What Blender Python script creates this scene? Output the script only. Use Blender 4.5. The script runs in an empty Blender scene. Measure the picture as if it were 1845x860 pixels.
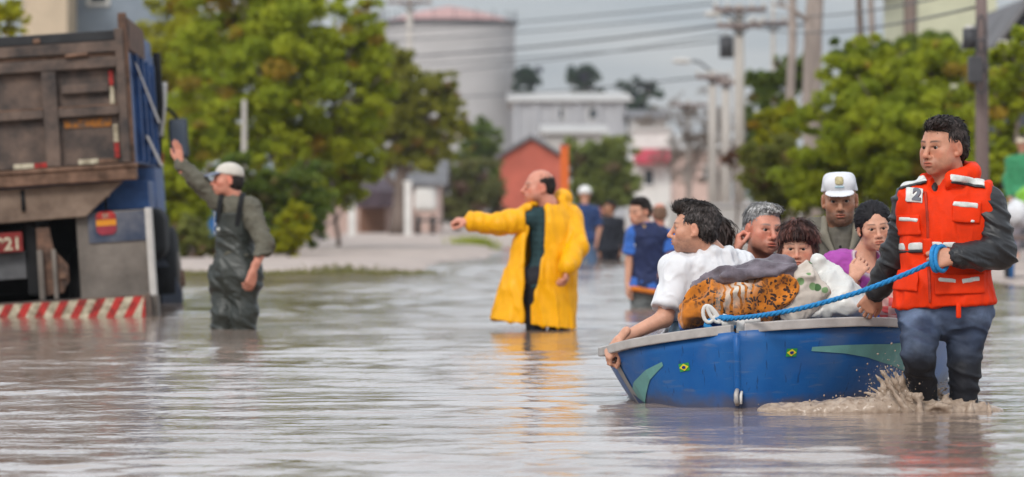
import bpy, math, random
import numpy as np
from mathutils import Vector, Matrix
random.seed(5); np.random.seed(5)
sc = bpy.context.scene
COL = sc.collection
R = math.radians
# ------------------------------------------------------------------ camera, sky, sun, exposure
F_PX, CX, HY, CAMZ = 7200.0, 922.5, 374.0, 0.93
cd = bpy.data.cameras.new('camera'); cam = bpy.data.objects.new('camera', cd); COL.objects.link(cam)
cam.location = (0, 0, CAMZ); cam.rotation_euler = (R(90), 0, 0)
cd.sensor_width = 36; cd.lens = 36 * F_PX / 1845; cd.shift_y = -(430 - HY) / 1845
cd.clip_start = 0.5; cd.clip_end = 6000
cd.dof.use_dof = True; cd.dof.focus_distance = 18.5; cd.dof.aperture_fstop = 3.3
sc.camera = cam
SUN_EL, SUN_AZ = R(40), R(202)          # azimuth clockwise from +Y
w = bpy.data.worlds.new("World"); sc.world = w; w.use_nodes = True
nt = w.node_tree; nt.nodes.clear()
def nd(t, tree, **kw):
    n = tree.nodes.new(t)
    for k, v in kw.items(): setattr(n, k, v)
    return n
out = nd('ShaderNodeOutputWorld', nt); bg = nd('ShaderNodeBackground', nt); bg.inputs[1].default_value = 0.11
sky = nd('ShaderNodeTexSky', nt, sky_type='NISHITA', sun_disc=False, sun_elevation=SUN_EL, sun_rotation=SUN_AZ)
sky.air_density = 1.0; sky.dust_density = 3.0; sky.ozone_density = 1.0
tc = nd('ShaderNodeTexCoord', nt); mp = nd('ShaderNodeMapping', nt); mp.inputs['Scale'].default_value = (9, 9, 60)
ns = nd('ShaderNodeTexNoise', nt); ns.inputs['Scale'].default_value = 1.0; ns.inputs['Detail'].default_value = 5
cr = nd('ShaderNodeValToRGB', nt); cr.color_ramp.elements[0].position = .36; cr.color_ramp.elements[1].position = .66
cr.color_ramp.elements[0].color = (4.4, 4.95, 5.5, 1); cr.color_ramp.elements[1].color = (6.3, 6.55, 6.75, 1)
mx = nd('ShaderNodeMixRGB', nt); mx.inputs[0].default_value = .86
nt.links.new(tc.outputs['Generated'], mp.inputs[0]); nt.links.new(mp.outputs[0], ns.inputs['Vector'])
nt.links.new(ns.outputs[0], cr.inputs[0]); nt.links.new(sky.outputs[0], mx.inputs[1]); nt.links.new(cr.outputs[0], mx.inputs[2])
sx = nd('ShaderNodeSeparateXYZ', nt); mr = nd('ShaderNodeMapRange', nt, interpolation_type='SMOOTHSTEP'); mr.inputs[1].default_value = .02; mr.inputs[2].default_value = .2; mr.inputs[3].default_value = .68; mr.inputs[4].default_value = 1.6
sc_ = nd('ShaderNodeVectorMath', nt, operation='SCALE'); nt.links.new(tc.outputs['Generated'], sx.inputs[0]); nt.links.new(sx.outputs[2], mr.inputs[0]); nt.links.new(mr.outputs[0], sc_.inputs['Scale']); nt.links.new(mx.outputs[0], sc_.inputs[0])
nt.links.new(sc_.outputs[0], bg.inputs[0]); nt.links.new(bg.outputs[0], out.inputs[0])
sd = bpy.data.lights.new('sun', 'SUN'); sd.energy = 1.5; sd.angle = R(16); sd.color = (1, .965, .91)
sun = bpy.data.objects.new('sun', sd); COL.objects.link(sun); sun.location = (0, 0, 60)
sdir = Vector((math.sin(SUN_AZ) * math.cos(SUN_EL), math.cos(SUN_AZ) * math.cos(SUN_EL), math.sin(SUN_EL)))
sun.rotation_euler = (-sdir).to_track_quat('-Z', 'Y').to_euler()
sc.view_settings.view_transform = 'Standard'; sc.view_settings.look = 'None'
sc.view_settings.exposure = 0.28; sc.view_settings.gamma = 1.0; sc.view_settings.use_curve_mapping = False
sc.cycles.use_denoising = True; sc.cycles.max_bounces = 6; sc.cycles.transparent_max_bounces = 8
sc.cycles.caustics_reflective = False; sc.cycles.caustics_refractive = False

# ------------------------------------------------------------------ placing helpers
def W(px, py, Y):                       # where the point seen at this spot of the photo stands at distance Y
    return np.array([(px - CX) * Y / F_PX, Y, CAMZ + (HY - py) * Y / F_PX])
def tag(o, label=None, cat=None, group=None, kind=None):
    if label: o['label'] = label
    if cat: o['category'] = cat
    if group: o['group'] = group
    if kind: o['kind'] = kind
    return o
def empty(name, loc, label=None, cat=None, group=None, rot=(0, 0, 0)):
    o = bpy.data.objects.new(name, None); COL.objects.link(o); o.location = loc; o.rotation_euler = rot
    o.empty_display_size = .1
    return tag(o, label, cat, group)
def mesh_obj(name, verts, faces, m=None, parent=None, smooth=True, col=None, mats=None, midx=None):
    me = bpy.data.meshes.new(name)
    verts = np.asarray(verts, dtype='f4')
    if isinstance(faces, np.ndarray) and faces.ndim == 2:
        k = faces.shape[1]; nf = len(faces)
        me.vertices.add(len(verts)); me.vertices.foreach_set('co', verts.ravel())
        me.loops.add(nf * k); me.loops.foreach_set('vertex_index', faces.astype('i4').ravel())
        me.polygons.add(nf); me.polygons.foreach_set('loop_start', np.arange(0, nf * k, k, dtype='i4'))
        me.update(calc_edges=True)
    else:
        me.from_pydata([tuple(v) for v in verts], [], [tuple(f) for f in faces]); me.update()
    if smooth: me.polygons.foreach_set('use_smooth', np.ones(len(me.polygons), dtype=bool))
    if col is not None:
        a = me.attributes.new('Col', 'FLOAT_COLOR', 'POINT')
        c = np.ones((len(verts), 4), 'f4'); c[:, :3] = col; a.data.foreach_set('color', c.ravel())
    for mm in (mats or [m]): 
        if mm: me.materials.append(mm)
    if midx is not None: me.polygons.foreach_set('material_index', np.asarray(midx, 'i4'))
    o = bpy.data.objects.new(name, me); COL.objects.link(o)
    if parent: o.parent = parent
    return o
class MB:                               # collects boxes, tubes and prisms of ONE mesh
    def __init__(s): s.v = []; s.f = []; s.m = []
    def add(s, vs, fs, mi=0):
        b = len(s.v); s.v += [tuple(map(float, v)) for v in vs]; s.f += [tuple(b + i for i in f) for f in fs]; s.m += [mi] * len(fs); return s
    def box(s, c, d, rot=None, mi=0):
        x, y, z = d[0] / 2, d[1] / 2, d[2] / 2
        vs = [Vector((a * x, b * y, e * z)) for a in (-1, 1) for b in (-1, 1) for e in (-1, 1)]
        if rot is not None: vs = [rot @ v for v in vs]
        vs = [v + Vector(c) for v in vs]
        return s.add(vs, [(0, 1, 3, 2), (4, 6, 7, 5), (0, 4, 5, 1), (2, 3, 7, 6), (0, 2, 6, 4), (1, 5, 7, 3)], mi)
    def tube(s, pts, rad, n=8, cap=True, mi=0):
        pts = [Vector(p) for p in pts]; rad = rad if hasattr(rad, '__len__') else [rad] * len(pts)
        vs = []; fs = []
        up = None
        for i, p in enumerate(pts):
            t = (pts[min(i + 1, len(pts) - 1)] - pts[max(i - 1, 0)]).normalized()
            if up is None: up = Vector((0, 0, 1)) if abs(t.z) < .9 else Vector((1, 0, 0))
            a = t.cross(up).normalized(); b = a.cross(t).normalized(); up = b
            for k in range(n):
                th = 2 * math.pi * k / n
                vs.append(p + (a * math.cos(th) + b * math.sin(th)) * rad[i])
        for i in range(len(pts) - 1):
            for k in range(n):
                k2 = (k + 1) % n
                fs.append((i * n + k, i * n + k2, (i + 1) * n + k2, (i + 1) * n + k))
        if cap: fs += [tuple(range(n - 1, -1, -1)), tuple(range((len(pts) - 1) * n, len(pts) * n))]
        return s.add(vs, fs, mi)
    def prism(s, poly, depth_vec, mi=0):
        n = len(poly); d = Vector(depth_vec); p = [Vector(q) for q in poly]
        vs = p + [q + d for q in p]
        fs = [tuple(range(n)), tuple(range(2 * n - 1, n - 1, -1))] + [(i, i + n, (i + 1) % n + n, (i + 1) % n) for i in range(n)]
        return s.add(vs, fs, mi)
    def build(s, name, m, parent=None, smooth=False, bevel=0, mats=None):
        o = mesh_obj(name, s.v, s.f, m, parent, smooth, mats=mats, midx=s.m if mats else None)
        import bmesh
        bm = bmesh.new(); bm.from_mesh(o.data); bmesh.ops.recalc_face_normals(bm, faces=bm.faces)
        if bevel: bmesh.ops.bevel(bm, geom=list(bm.edges), offset=bevel, segments=2, affect='EDGES', profile=.6, clamp_overlap=True)
        bm.to_mesh(o.data); bm.free()
        if bevel or smooth:
            for p in o.data.polygons: p.use_smooth = smooth
        return o

# ------------------------------------------------------------------ materials
MATS = {}
def mat(name, col=(.5, .5, .5), rough=.6, var=.22, scale=6, bump=.15, bscale=60, metal=0, spec=.22, attr=False, col2=None, stretch=(1, 1, 1), cut=None, coat=0, sheen=0, sss=0, detail=5):
    if name in MATS: return MATS[name]
    m = bpy.data.materials.new(name); m.use_nodes = True; t = m.node_tree; b = t.nodes['Principled BSDF']
    L = t.links.new
    b.inputs['Roughness'].default_value = rough; b.inputs['Metallic'].default_value = metal
    b.inputs['Specular IOR Level'].default_value = spec; b.inputs['Coat Weight'].default_value = coat
    b.inputs['Sheen Weight'].default_value = sheen
    if sss: b.inputs['Subsurface Weight'].default_value = sss; b.inputs['Subsurface Radius'].default_value = (.012, .005, .003)
    c = nd('ShaderNodeTexCoord', t); mp = nd('ShaderNodeMapping', t); mp.inputs['Scale'].default_value = stretch
    L(c.outputs['Object'], mp.inputs[0])
    n = nd('ShaderNodeTexNoise', t); n.inputs['Scale'].default_value = scale; n.inputs['Detail'].default_value = detail; n.inputs['Roughness'].default_value = .62
    L(mp.outputs[0], n.inputs['Vector'])
    r = nd('ShaderNodeValToRGB', t)
    lo, hi = cut or (.3, .7)
    r.color_ramp.elements[0].position = lo; r.color_ramp.elements[1].position = hi
    if attr:
        r.color_ramp.elements[0].color = (1 - var,) * 3 + (1,); r.color_ramp.elements[1].color = (1 + var,) * 3 + (1,)
        a = nd('ShaderNodeAttribute', t, attribute_name='Col'); x = nd('ShaderNodeMixRGB', t, blend_type='MULTIPLY'); x.inputs[0].default_value = 1
        L(a.outputs['Color'], x.inputs[1]); L(r.outputs[0], x.inputs[2]); L(x.outputs[0], b.inputs['Base Color'])
    else:
        c1 = [v * (1 - var) for v in col]; c2 = col2 or [v * (1 + var) for v in col]
        r.color_ramp.elements[0].color = (*c1, 1); r.color_ramp.elements[1].color = (*c2, 1)
        L(n.outputs[0], r.inputs[0]); L(r.outputs[0], b.inputs['Base Color'])
    L(n.outputs[0], r.inputs[0])
    if bump:
        n2 = nd('ShaderNodeTexNoise', t); n2.inputs['Scale'].default_value = bscale; n2.inputs['Detail'].default_value = 4
        L(mp.outputs[0], n2.inputs['Vector'])
        bp = nd('ShaderNodeBump', t); bp.inputs['Strength'].default_value = bump; bp.inputs['Distance'].default_value = .3 / bscale
        L(n2.outputs[0], bp.inputs['Height']); L(bp.outputs[0], b.inputs['Normal'])
    MATS[name] = m
    return m
def srgb(r, g, b):
    f = lambda c: ((c / 255 + .055) / 1.055) ** 2.4 if c > 10 else c / 255 / 12.92
    return (f(r), f(g), f(b))

# ------------------------------------------------------------------ signed-distance modelling (bodies, cloth, bundles)
def nrm(v):
    v = np.asarray(v, float); return v / (np.linalg.norm(v) + 1e-12)
def vnoise(p, seed=0):
    i = np.floor(p).astype(np.int64); f = (p - i); u = f * f * (3 - 2 * f); res = 0
    for dx in (0, 1):
        for dy in (0, 1):
            for dz in (0, 1):
                h = ((i[:, 0] + dx) * 73856093) ^ ((i[:, 1] + dy) * 19349663) ^ ((i[:, 2] + dz) * 83492791) ^ (seed * 2654435761)
                h &= 0xffffffff; h = ((h ^ (h >> 15)) * 2246822519) & 0xffffffff; h = ((h ^ (h >> 13)) * 3266489917) & 0xffffffff; h ^= h >> 16
                wgt = (u[:, 0] if dx else 1 - u[:, 0]) * (u[:, 1] if dy else 1 - u[:, 1]) * (u[:, 2] if dz else 1 - u[:, 2])
                res = res + wgt * (h / 4294967296.0)
    return res * 2 - 1
def fbm(p, oct=3, seed=0):
    a, r, s = 1., 0, 0
    for o in range(oct): r = r + a * vnoise(p * 2 ** o + 17.3 * o, seed + o); s += a; a *= .5
    return r / s
class Vol:
    def __init__(s, h): s.h = h; s.p = []; s.b = None
    def _push(s, fn, lo, hi, k, op): s.p.append((fn, np.array(lo, float), np.array(hi, float), k, op)); return s
    def cap(s, a, b, ra, rb=None, k=.015, op='add', flat=None):
        a = np.array(a, float); b = np.array(b, float); rb = ra if rb is None else rb
        ba = b - a; L2 = max(float(ba @ ba), 1e-9); m = max(ra, rb)
        fd, ff = (nrm(flat[0]), flat[1]) if flat else (None, 1)
        def fn(X, Y, Z):
            x, y, z = X - a[0], Y - a[1], Z - a[2]
            t = np.clip((x * ba[0] + y * ba[1] + z * ba[2]) / L2, 0, 1)
            x, y, z = x - t * ba[0], y - t * ba[1], z - t * ba[2]
            if fd is not None:
                c = (x * fd[0] + y * fd[1] + z * fd[2]) * (1 / ff - 1)
                x, y, z = x + c * fd[0], y + c * fd[1], z + c * fd[2]
            return np.sqrt(x * x + y * y + z * z) - (ra + (rb - ra) * t)
        return s._push(fn, np.minimum(a, b) - m, np.maximum(a, b) + m, k, op)
    def chain(s, pts, rads, k=.012, op='add', flat=None):
        for i in range(len(pts) - 1): s.cap(pts[i], pts[i + 1], rads[i], rads[i + 1], k, op, flat)
        return s
    def ell(s, c, r, M=None, k=.015, op='add'):
        c = np.array(c, float); r = np.array(r if hasattr(r, '__len__') else (r, r, r), float); M = np.eye(3) if M is None else np.asarray(M)   # rows = axes
        ext = np.sqrt(((M.T * r) ** 2).sum(1))
        def fn(X, Y, Z):
            x, y, z = X - c[0], Y - c[1], Z - c[2]
            q = [(M[i][0] * x + M[i][1] * y + M[i][2] * z) / r[i] for i in range(3)]
            k0 = np.sqrt(q[0] ** 2 + q[1] ** 2 + q[2] ** 2); k1 = np.sqrt((q[0] / r[0]) ** 2 + (q[1] / r[1]) ** 2 + (q[2] / r[2]) ** 2) + 1e-6
            return k0 * (k0 - 1) / k1
        return s._push(fn, c - ext, c + ext, k, op)
    def box(s, c, r, M=None, rd=.01, k=.01, op='add'):
        c = np.array(c, float); r = np.array(r, float); M = np.eye(3) if M is None else np.asarray(M)
        ext = np.abs(M.T) @ r
        def fn(X, Y, Z):
            x, y, z = X - c[0], Y - c[1], Z - c[2]
            q = [np.abs(M[i][0] * x + M[i][1] * y + M[i][2] * z) - (r[i] - rd) for i in range(3)]
            o = np.sqrt(sum(np.maximum(v, 0) ** 2 for v in q)); return o + np.minimum(np.maximum(np.maximum(q[0], q[1]), q[2]), 0) - rd
        return s._push(fn, c - ext, c + ext, k, op)
    def cut(s, p, n, k=.004):           # removes the side the normal points to
        p = np.array(p, float); n = nrm(n)
        return s._push(lambda X, Y, Z: (X - p[0]) * n[0] + (Y - p[1]) * n[1] + (Z - p[2]) * n[2], [0] * 3, [0] * 3, k, 'cut')
    def shell(s, t): return s._push(t, [0] * 3, [0] * 3, 0, 'shell')
    def off(s, o): return s._push(o, [0] * 3, [0] * 3, 0, 'off')
    def fork(s): v = Vol(s.h); v.p = list(s.p); return v
    def eval(s, lo=None, hi=None):
        P = [q for q in s.p if q[4] == 'add']
        extra = sum(q[0] for q in s.p if q[4] == 'off')
        if lo is None:
            lo = np.min([q[1] for q in P], 0) - 3 * s.h - .02 - extra; hi = np.max([q[2] for q in P], 0) + 3 * s.h + .02 + extra
        h = s.h; n = np.ceil((np.array(hi) - lo) / h).astype(int) + 1
        s.lo = np.array(lo, float)
        ax = [(s.lo[i] + h * np.arange(n[i])).astype('f4') for i in range(3)]
        d = np.full(n, .5, 'f4')
        for fn, l, u, k, op in s.p:
            if op == 'off': d -= fn; continue
            if op == 'shell': d = np.maximum(d, -d - fn); continue
            if op in ('cut', 'int'):
                v = fn(ax[0][:, None, None], ax[1][None, :, None], ax[2][None, None, :]); hh = np.maximum(k - np.abs(d - v), 0) / max(k, 1e-6)
                d = np.maximum(d, v) + hh * hh * k * .25; continue
            mg = k + 3 * h + .03
            i0 = np.clip(((l - mg - s.lo) / h).astype(int), 0, n); i1 = np.clip(np.ceil((u + mg - s.lo) / h).astype(int) + 1, 0, n)
            if (i1 <= i0).any(): continue
            S = tuple(slice(i0[i], i1[i]) for i in range(3))
            v = fn(ax[0][S[0]][:, None, None], ax[1][S[1]][None, :, None], ax[2][S[2]][None, None, :])
            o = d[S]
            if op == 'add': hh = np.maximum(k - np.abs(o - v), 0) / k; d[S] = np.minimum(o, v) - hh * hh * k * .25
            else: hh = np.maximum(k - np.abs(o + v), 0) / k; d[S] = np.maximum(o, -v) + hh * hh * k * .25
        return d
    def mesh(s, lo=None, hi=None):
        return nets(s.eval(lo, hi), s.lo, s.h)
def nets(d, lo, h):
    d = d.astype('f4'); s = (d < 0)
    s[0] = s[-1] = False; s[:, 0] = s[:, -1] = False; s[:, :, 0] = s[:, :, -1] = False
    u = s.astype('u1'); c = [(i, j, k) for i in (0, 1) for j in (0, 1) for k in (0, 1)]
    N = np.array(d.shape) - 1
    sm = sum(u[i:N[0] + i, j:N[1] + j, k:N[2] + k] for i, j, k in c)
    act = (sm > 0) & (sm < 8)
    idx = np.argwhere(act); vid = np.full(act.shape, -1, 'i4'); vid[tuple(idx.T)] = np.arange(len(idx))
    val = {q: d[idx[:, 0] + q[0], idx[:, 1] + q[1], idx[:, 2] + q[2]] for q in c}
    sg = {q: s[idx[:, 0] + q[0], idx[:, 1] + q[1], idx[:, 2] + q[2]] for q in c}
    acc = np.zeros((len(idx), 3), 'f4'); cnt = np.zeros(len(idx), 'f4')
    for q in c:
        for a in range(3):
            if q[a]: continue
            r = list(q); r[a] = 1; r = tuple(r)
            m = sg[q] != sg[r]; va = val[q]; vb = val[r]
            den = va - vb; t = np.where(np.abs(den) > 1e-9, va / np.where(np.abs(den) > 1e-9, den, 1), .5); t = np.clip(t, 0.02, .98)
            p = np.tile(np.array(q, 'f4'), (len(idx), 1)); p[:, a] = t
            acc[m] += p[m]; cnt[m] += 1
    V = lo + h * (idx + acc / np.maximum(cnt, 1)[:, None])
    Q = []
    for a in range(3):
        b, e = (a + 1) % 3, (a + 2) % 3
        sl0 = [slice(1, -1)] * 3; sl1 = [slice(1, -1)] * 3; sl0[a] = slice(0, -1); sl1[a] = slice(1, None)
        s0 = s[tuple(sl0)]; s1 = s[tuple(sl1)]; ch = np.argwhere(s0 != s1)
        if not len(ch): continue
        sgn = s0[tuple(ch.T)]; g = ch.copy(); g[:, b] += 1; g[:, e] += 1
        def cell(ob, oe):
            q = g.copy(); q[:, b] += ob; q[:, e] += oe; return vid[tuple(q.T)]
        q = np.stack([cell(-1, -1), cell(0, -1), cell(0, 0), cell(-1, 0)], 1)
        q[~sgn] = q[~sgn][:, ::-1]; Q.append(q)
    Q = np.concatenate(Q) if Q else np.zeros((0, 4), 'i4'); Q = Q[(Q >= 0).all(1)]
    return V, Q
def vnorm(V, Q):
    n = np.cross(V[Q[:, 2]] - V[Q[:, 0]], V[Q[:, 3]] - V[Q[:, 1]]); o = np.zeros_like(V)
    for a in range(3):
        o[:, a] = sum(np.bincount(Q[:, j], n[:, a], len(V)) for j in range(4))
    return o / (np.linalg.norm(o, axis=1)[:, None] + 1e-12)
def folds(V, Q, amp, scale, stretch=(1, 1, 1), seed=0, ridge=True, oct=2, shear=0.):
    P = V.copy(); P[:, 2] += shear * V[:, 0]; P = P * np.array(stretch) * scale
    P = P + .35 * np.stack([vnoise(P * .7 + 3, seed + 5), vnoise(P * .7 + 9, seed + 6), vnoise(P * .7 + 5, seed + 7)], 1)
    n = fbm(P, oct, seed)
    if ridge: n = 1.6 * np.exp(-(n / .2) ** 2) - .5 + .5 * fbm(P * .5 + 31, 1, seed + 11)
    if ridge: P2 = P * 2.7 + 11; n = n + .26 * (1.6 * np.exp(-(fbm(P2, 2, seed + 21) / .16) ** 2) - .5)
    return V + vnorm(V, Q) * (amp * n)[:, None]
def frame(z, y):                        # rows: x, y, z axes
    z = nrm(z); x = nrm(np.cross(y, z)); return np.stack([x, np.cross(z, x), z])
# ------------------------------------------------------------------ people
M_SKIN = mat('skin', rough=.5, var=.07, scale=38, bump=.12, bscale=220, attr=True, spec=.35, sss=.06)
M_HAIR = mat('hair', rough=.62, var=.4, scale=70, bump=.3, bscale=130, attr=True, spec=.2, stretch=(1, 1, .35))
M_EYE = mat('eye_white', (.34, .30, .28), .25, .05, bump=0); M_IRIS = mat('eye_iris', (.02, .012, .008), .12, .1, bump=0)
class Head:
    def __init__(s, C, yaw=0, pitch=0, roll=0, sc=1.0):
        y, p, r = R(yaw), R(pitch), R(roll)
        F = np.array([-math.sin(y) * math.cos(p), -math.cos(y) * math.cos(p), math.sin(p)])
        U = nrm(np.array([0, 0, 1.]) - F * F[2]); Rt = np.cross(F, U)
        U = U * math.cos(r) + Rt * math.sin(r); Rt = np.cross(F, U)
        s.C = np.array(C, float); s.M = np.stack([Rt, F, U]); s.s = sc
    def L(s, x, y, z): return s.C + s.s * (np.array([x, y, z]) @ s.M)
    def loc(s, P): return ((P - s.C) / s.s) @ s.M.T
    def ell(s, V, c, r, k=.012, op='add', tilt=0):
        M = s.M
        if tilt:
            a = R(tilt); M = np.stack([M[0], M[1] * math.cos(a) + M[2] * math.sin(a), -M[1] * math.sin(a) + M[2] * math.cos(a)])
        V.ell(s.L(*c), np.array(r) * s.s, M, k * s.s, op)
    def cap(s, V, a, b, ra, rb=None, k=.01, op='add'): V.cap(s.L(*a), s.L(*b), ra * s.s, (ra if rb is None else rb) * s.s, k * s.s, op)
    def plane(s, V, p, n, k=.006): V.cut(s.L(*p), np.array(n, float) @ s.M, k)
def face(H, h=.0038, fat=0., jaw=1., nose=1., female=False, gaunt=0):
    V = Vol(h); e = H.ell; c = H.cap
    e(V, (0, -.015, .035), (.076 + fat * .3, .095, .082)); e(V, (0, .026, -.015), (.064 + fat, .064, .088), .03)
    e(V, (0, .034, -.074), ((.05 + fat) * jaw, .049, .036), .035); e(V, (0, .074, -.1), (.02 * jaw, .015, .015), .025)
    for sx in (-1, 1):
        e(V, (sx * .044, .056, -.024), (.022 + fat * .4, .022, .02), .025)
        if fat: e(V, (sx * .045, .045, -.06), (.02 + fat, .022, .025), .03)
    c(V, (-.036, .08, .019), (.036, .08, .019), .011 if not female else .008, k=.018)
    for sx in (-1, 1):
        e(V, (sx * .031, .099, -.002), (.019, .017, .0115), .012, 'sub')
        c(V, (sx * .017, .0862, .0085), (sx * .046, .0785, .0055), .0066, .005, k=.005)
        c(V, (sx * .019, .0845, -.0112), (sx * .043, .0795, -.0098), .005, .004, k=.005)
    c(V, (0, .088, .012), (0, .108 * (.6 + .4 * nose), -.034), .008, .0105 * nose, k=.012); e(V, (0, .11 * (.7 + .3 * nose), -.037), (.0115, .011, .01), .008)
    for sx in (-1, 1):
        e(V, (sx * .0125, .099, -.041), (.0085, .011, .008), .006); e(V, (sx * .0065, .107, -.0465), (.0036, .005, .003), .003, 'sub')
    e(V, (0, .088, -.069), (.03, .016, .021), .02)
    e(V, (0, .1, -.063), (.022, .0085, .0058), .005); e(V, (0, .0985, -.0745), (.019, .0088, .0068), .005); c(V, (-.022, .1035, -.069), (.022, .1035, -.069), .0022, k=.003, op='sub')
    e(V, (0, .098, -.084), (.016, .006, .004), .008, 'sub')
    for sx in (-1, 1):
        H.ell(V, (sx * .081, -.008, -.008), (.009, .0185, .032), .008, tilt=-12); H.ell(V, (sx * .09, -.003, -.003), (.006, .01, .018), .005, 'sub', tilt=-12)
        H.ell(V, (sx * .079, .004, -.034), (.006, .008, .009), .006)
    return V
def skin_color(H, P, base, brow, lipc=None, stub=0, stubc=(.05, .035, .03), fem=False, red=.5):
    q = H.loc(P); x, y, z = np.abs(q[:, 0]), q[:, 1], q[:, 2]
    C = np.tile(np.array(base, float), (len(P), 1))
    def mix(m, col): 
        m = np.clip(m, 0, 1)[:, None]; C[:] = C * (1 - m) + np.array(col) * m
    fr = np.clip((y - .02) / .03, 0, 1)
    warm = np.array(base) * np.array([1.12, .82, .78])
    mix(red * fr * np.exp(-((x - .045) / .022) ** 2 - ((z + .03) / .02) ** 2), warm); mix(red * fr * np.exp(-(x / .014) ** 2 - ((z + .035) / .016) ** 2), warm)
    mix(red * (x > .073) * np.exp(-((z) / .04) ** 2), warm)
    if stub:
        m = stub * np.clip((-.042 - z) / .015, 0, 1) * np.clip((y + .02) / .05, 0, 1) * np.clip((z + .15) / .03, 0, 1)
        m = np.maximum(m, stub * .9 * np.exp(-((z + .054) / .006) ** 2) * (x < .026) * (y > .08)); mix(m * (.8 + .3 * vnoise(q * 160)), stubc)
    lc = lipc or np.array(base) * np.array([.86, .5, .48])
    mix(((x / .024) ** 2 + ((z + .0685) / .0105) ** 2 < 1) * (y > .085) * .85, lc); mix(((x / .023) ** 2 + ((z + .069) / .0018) ** 2 < 1) * (y > .07) * .7, np.array(base) * .2)  # lip colour, then the shade of the mouth crease painted between
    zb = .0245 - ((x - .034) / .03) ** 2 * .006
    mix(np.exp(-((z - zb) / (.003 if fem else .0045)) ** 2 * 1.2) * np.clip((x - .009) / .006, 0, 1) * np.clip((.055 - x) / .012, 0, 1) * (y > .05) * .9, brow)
    mix(np.exp(-((z - .003) / .006) ** 2 - ((x - .031) / .017) ** 2) * (y > .05) * .7, np.array(base) * np.array([.36, .28, .27]))  # eye-socket shade painted into the skin colour
    mix(((x - .0066) ** 2 + (z + .047) ** 2 < .0035 ** 2) * (y > .08) * .8, np.array(base) * .12)  # dark of the nostril hollows painted on
    mix(.35 * np.exp(-((x - .033) / .016) ** 2 - ((z + .02) / .007) ** 2) * (y > .05), np.array(base) * np.array([.62, .52, .52]))  # shade below the eyes painted in
    mix(.4 * np.exp(-((x - .028 - .25 * (-.045 - z)) / .0045) ** 2) * (z < -.038) * (z > -.078) * (y > .05), np.array(base) * np.array([.6, .5, .48]))  # painted shade of the folds from nose to mouth
    mix(.35 * np.clip((-.09 - z) / .02, 0, 1) * np.clip((.06 - y) / .05, 0, 1), np.array(base) * np.array([.8, .7, .66]))  # shade under the jaw put into the skin colour
    C *= (1 + .10 * fbm(q * 55, 3, 4) + .05 * vnoise(q * 260, 8))[:, None]
    return C
def hand(V, Wp, D, N, th=1, curl=.6, sc=1.0, spread=.12, fan=None):
    """palm and five separate fingers; Wp wrist, D wrist to knuckles, N out of the palm, th = side of the thumb"""
    D = nrm(D); N = nrm(np.array(N) - D * (np.array(N) @ D)); S = np.cross(D, N) * th; Wp = np.array(Wp, float)
    X = lambda d, s_, n: Wp + sc * (D * d + S * s_ + N * n)
    V.cap(X(-.05, 0, 0), X(.012, 0, 0), .027 * sc, .026 * sc, k=.01, flat=(N, .75))
    Ls = (.07, .078, .072, .056); off = (.032, .0105, -.0115, -.0315); base = (.092, .096, .091, .082)
    for j in range(4):
        V.cap(X(.01, off[j] * .55, 0), X(base[j], off[j], 0), .0145 * sc, .0115 * sc, k=.016 * sc)
    V.ell(X(.05, .022, .008), np.array((.024, .032, .014)) * sc, np.stack([S, D, N]), k=.014)
    for j in range(4):
        cj = curl * (1 + .1 * j) if not hasattr(curl, '__len__') else curl[j]
        d = nrm(D + S * (off[j] / .032) * spread); p = X(base[j], off[j], 0); a = 0; r = (.0098, .0095, .0098, .0082)[j] * sc
        for i, fr in enumerate((.45, .3, .25)):
            a += cj * (.75, 1.1, .7)[i]
            q = p + sc * Ls[j] * fr * (d * math.cos(a) + N * math.sin(a))
            V.cap(p, q, r * (1 - .06 * i), r * (.94 - .07 * i), k=.003); p = q
    c0 = curl if not hasattr(curl, '__len__') else curl[0]
    a = X(.028, .026, .004); b = X(.062, .052, .014 + .014 * min(c0, 1)); c = b + sc * .03 * nrm(D * .85 + S * (.35 - .4 * min(c0, 1)) + N * .5 * min(c0, 1)); e = c + sc * .024 * nrm(D * .95 - S * .1 * c0 + N * .4 * min(c0, 1))
    V.cap(a, b, .0155 * sc, .0115 * sc, k=.012); V.cap(b, c, .011 * sc, .0105 * sc, k=.003); V.cap(c, e, .0105 * sc, .0085 * sc, k=.003)
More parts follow.
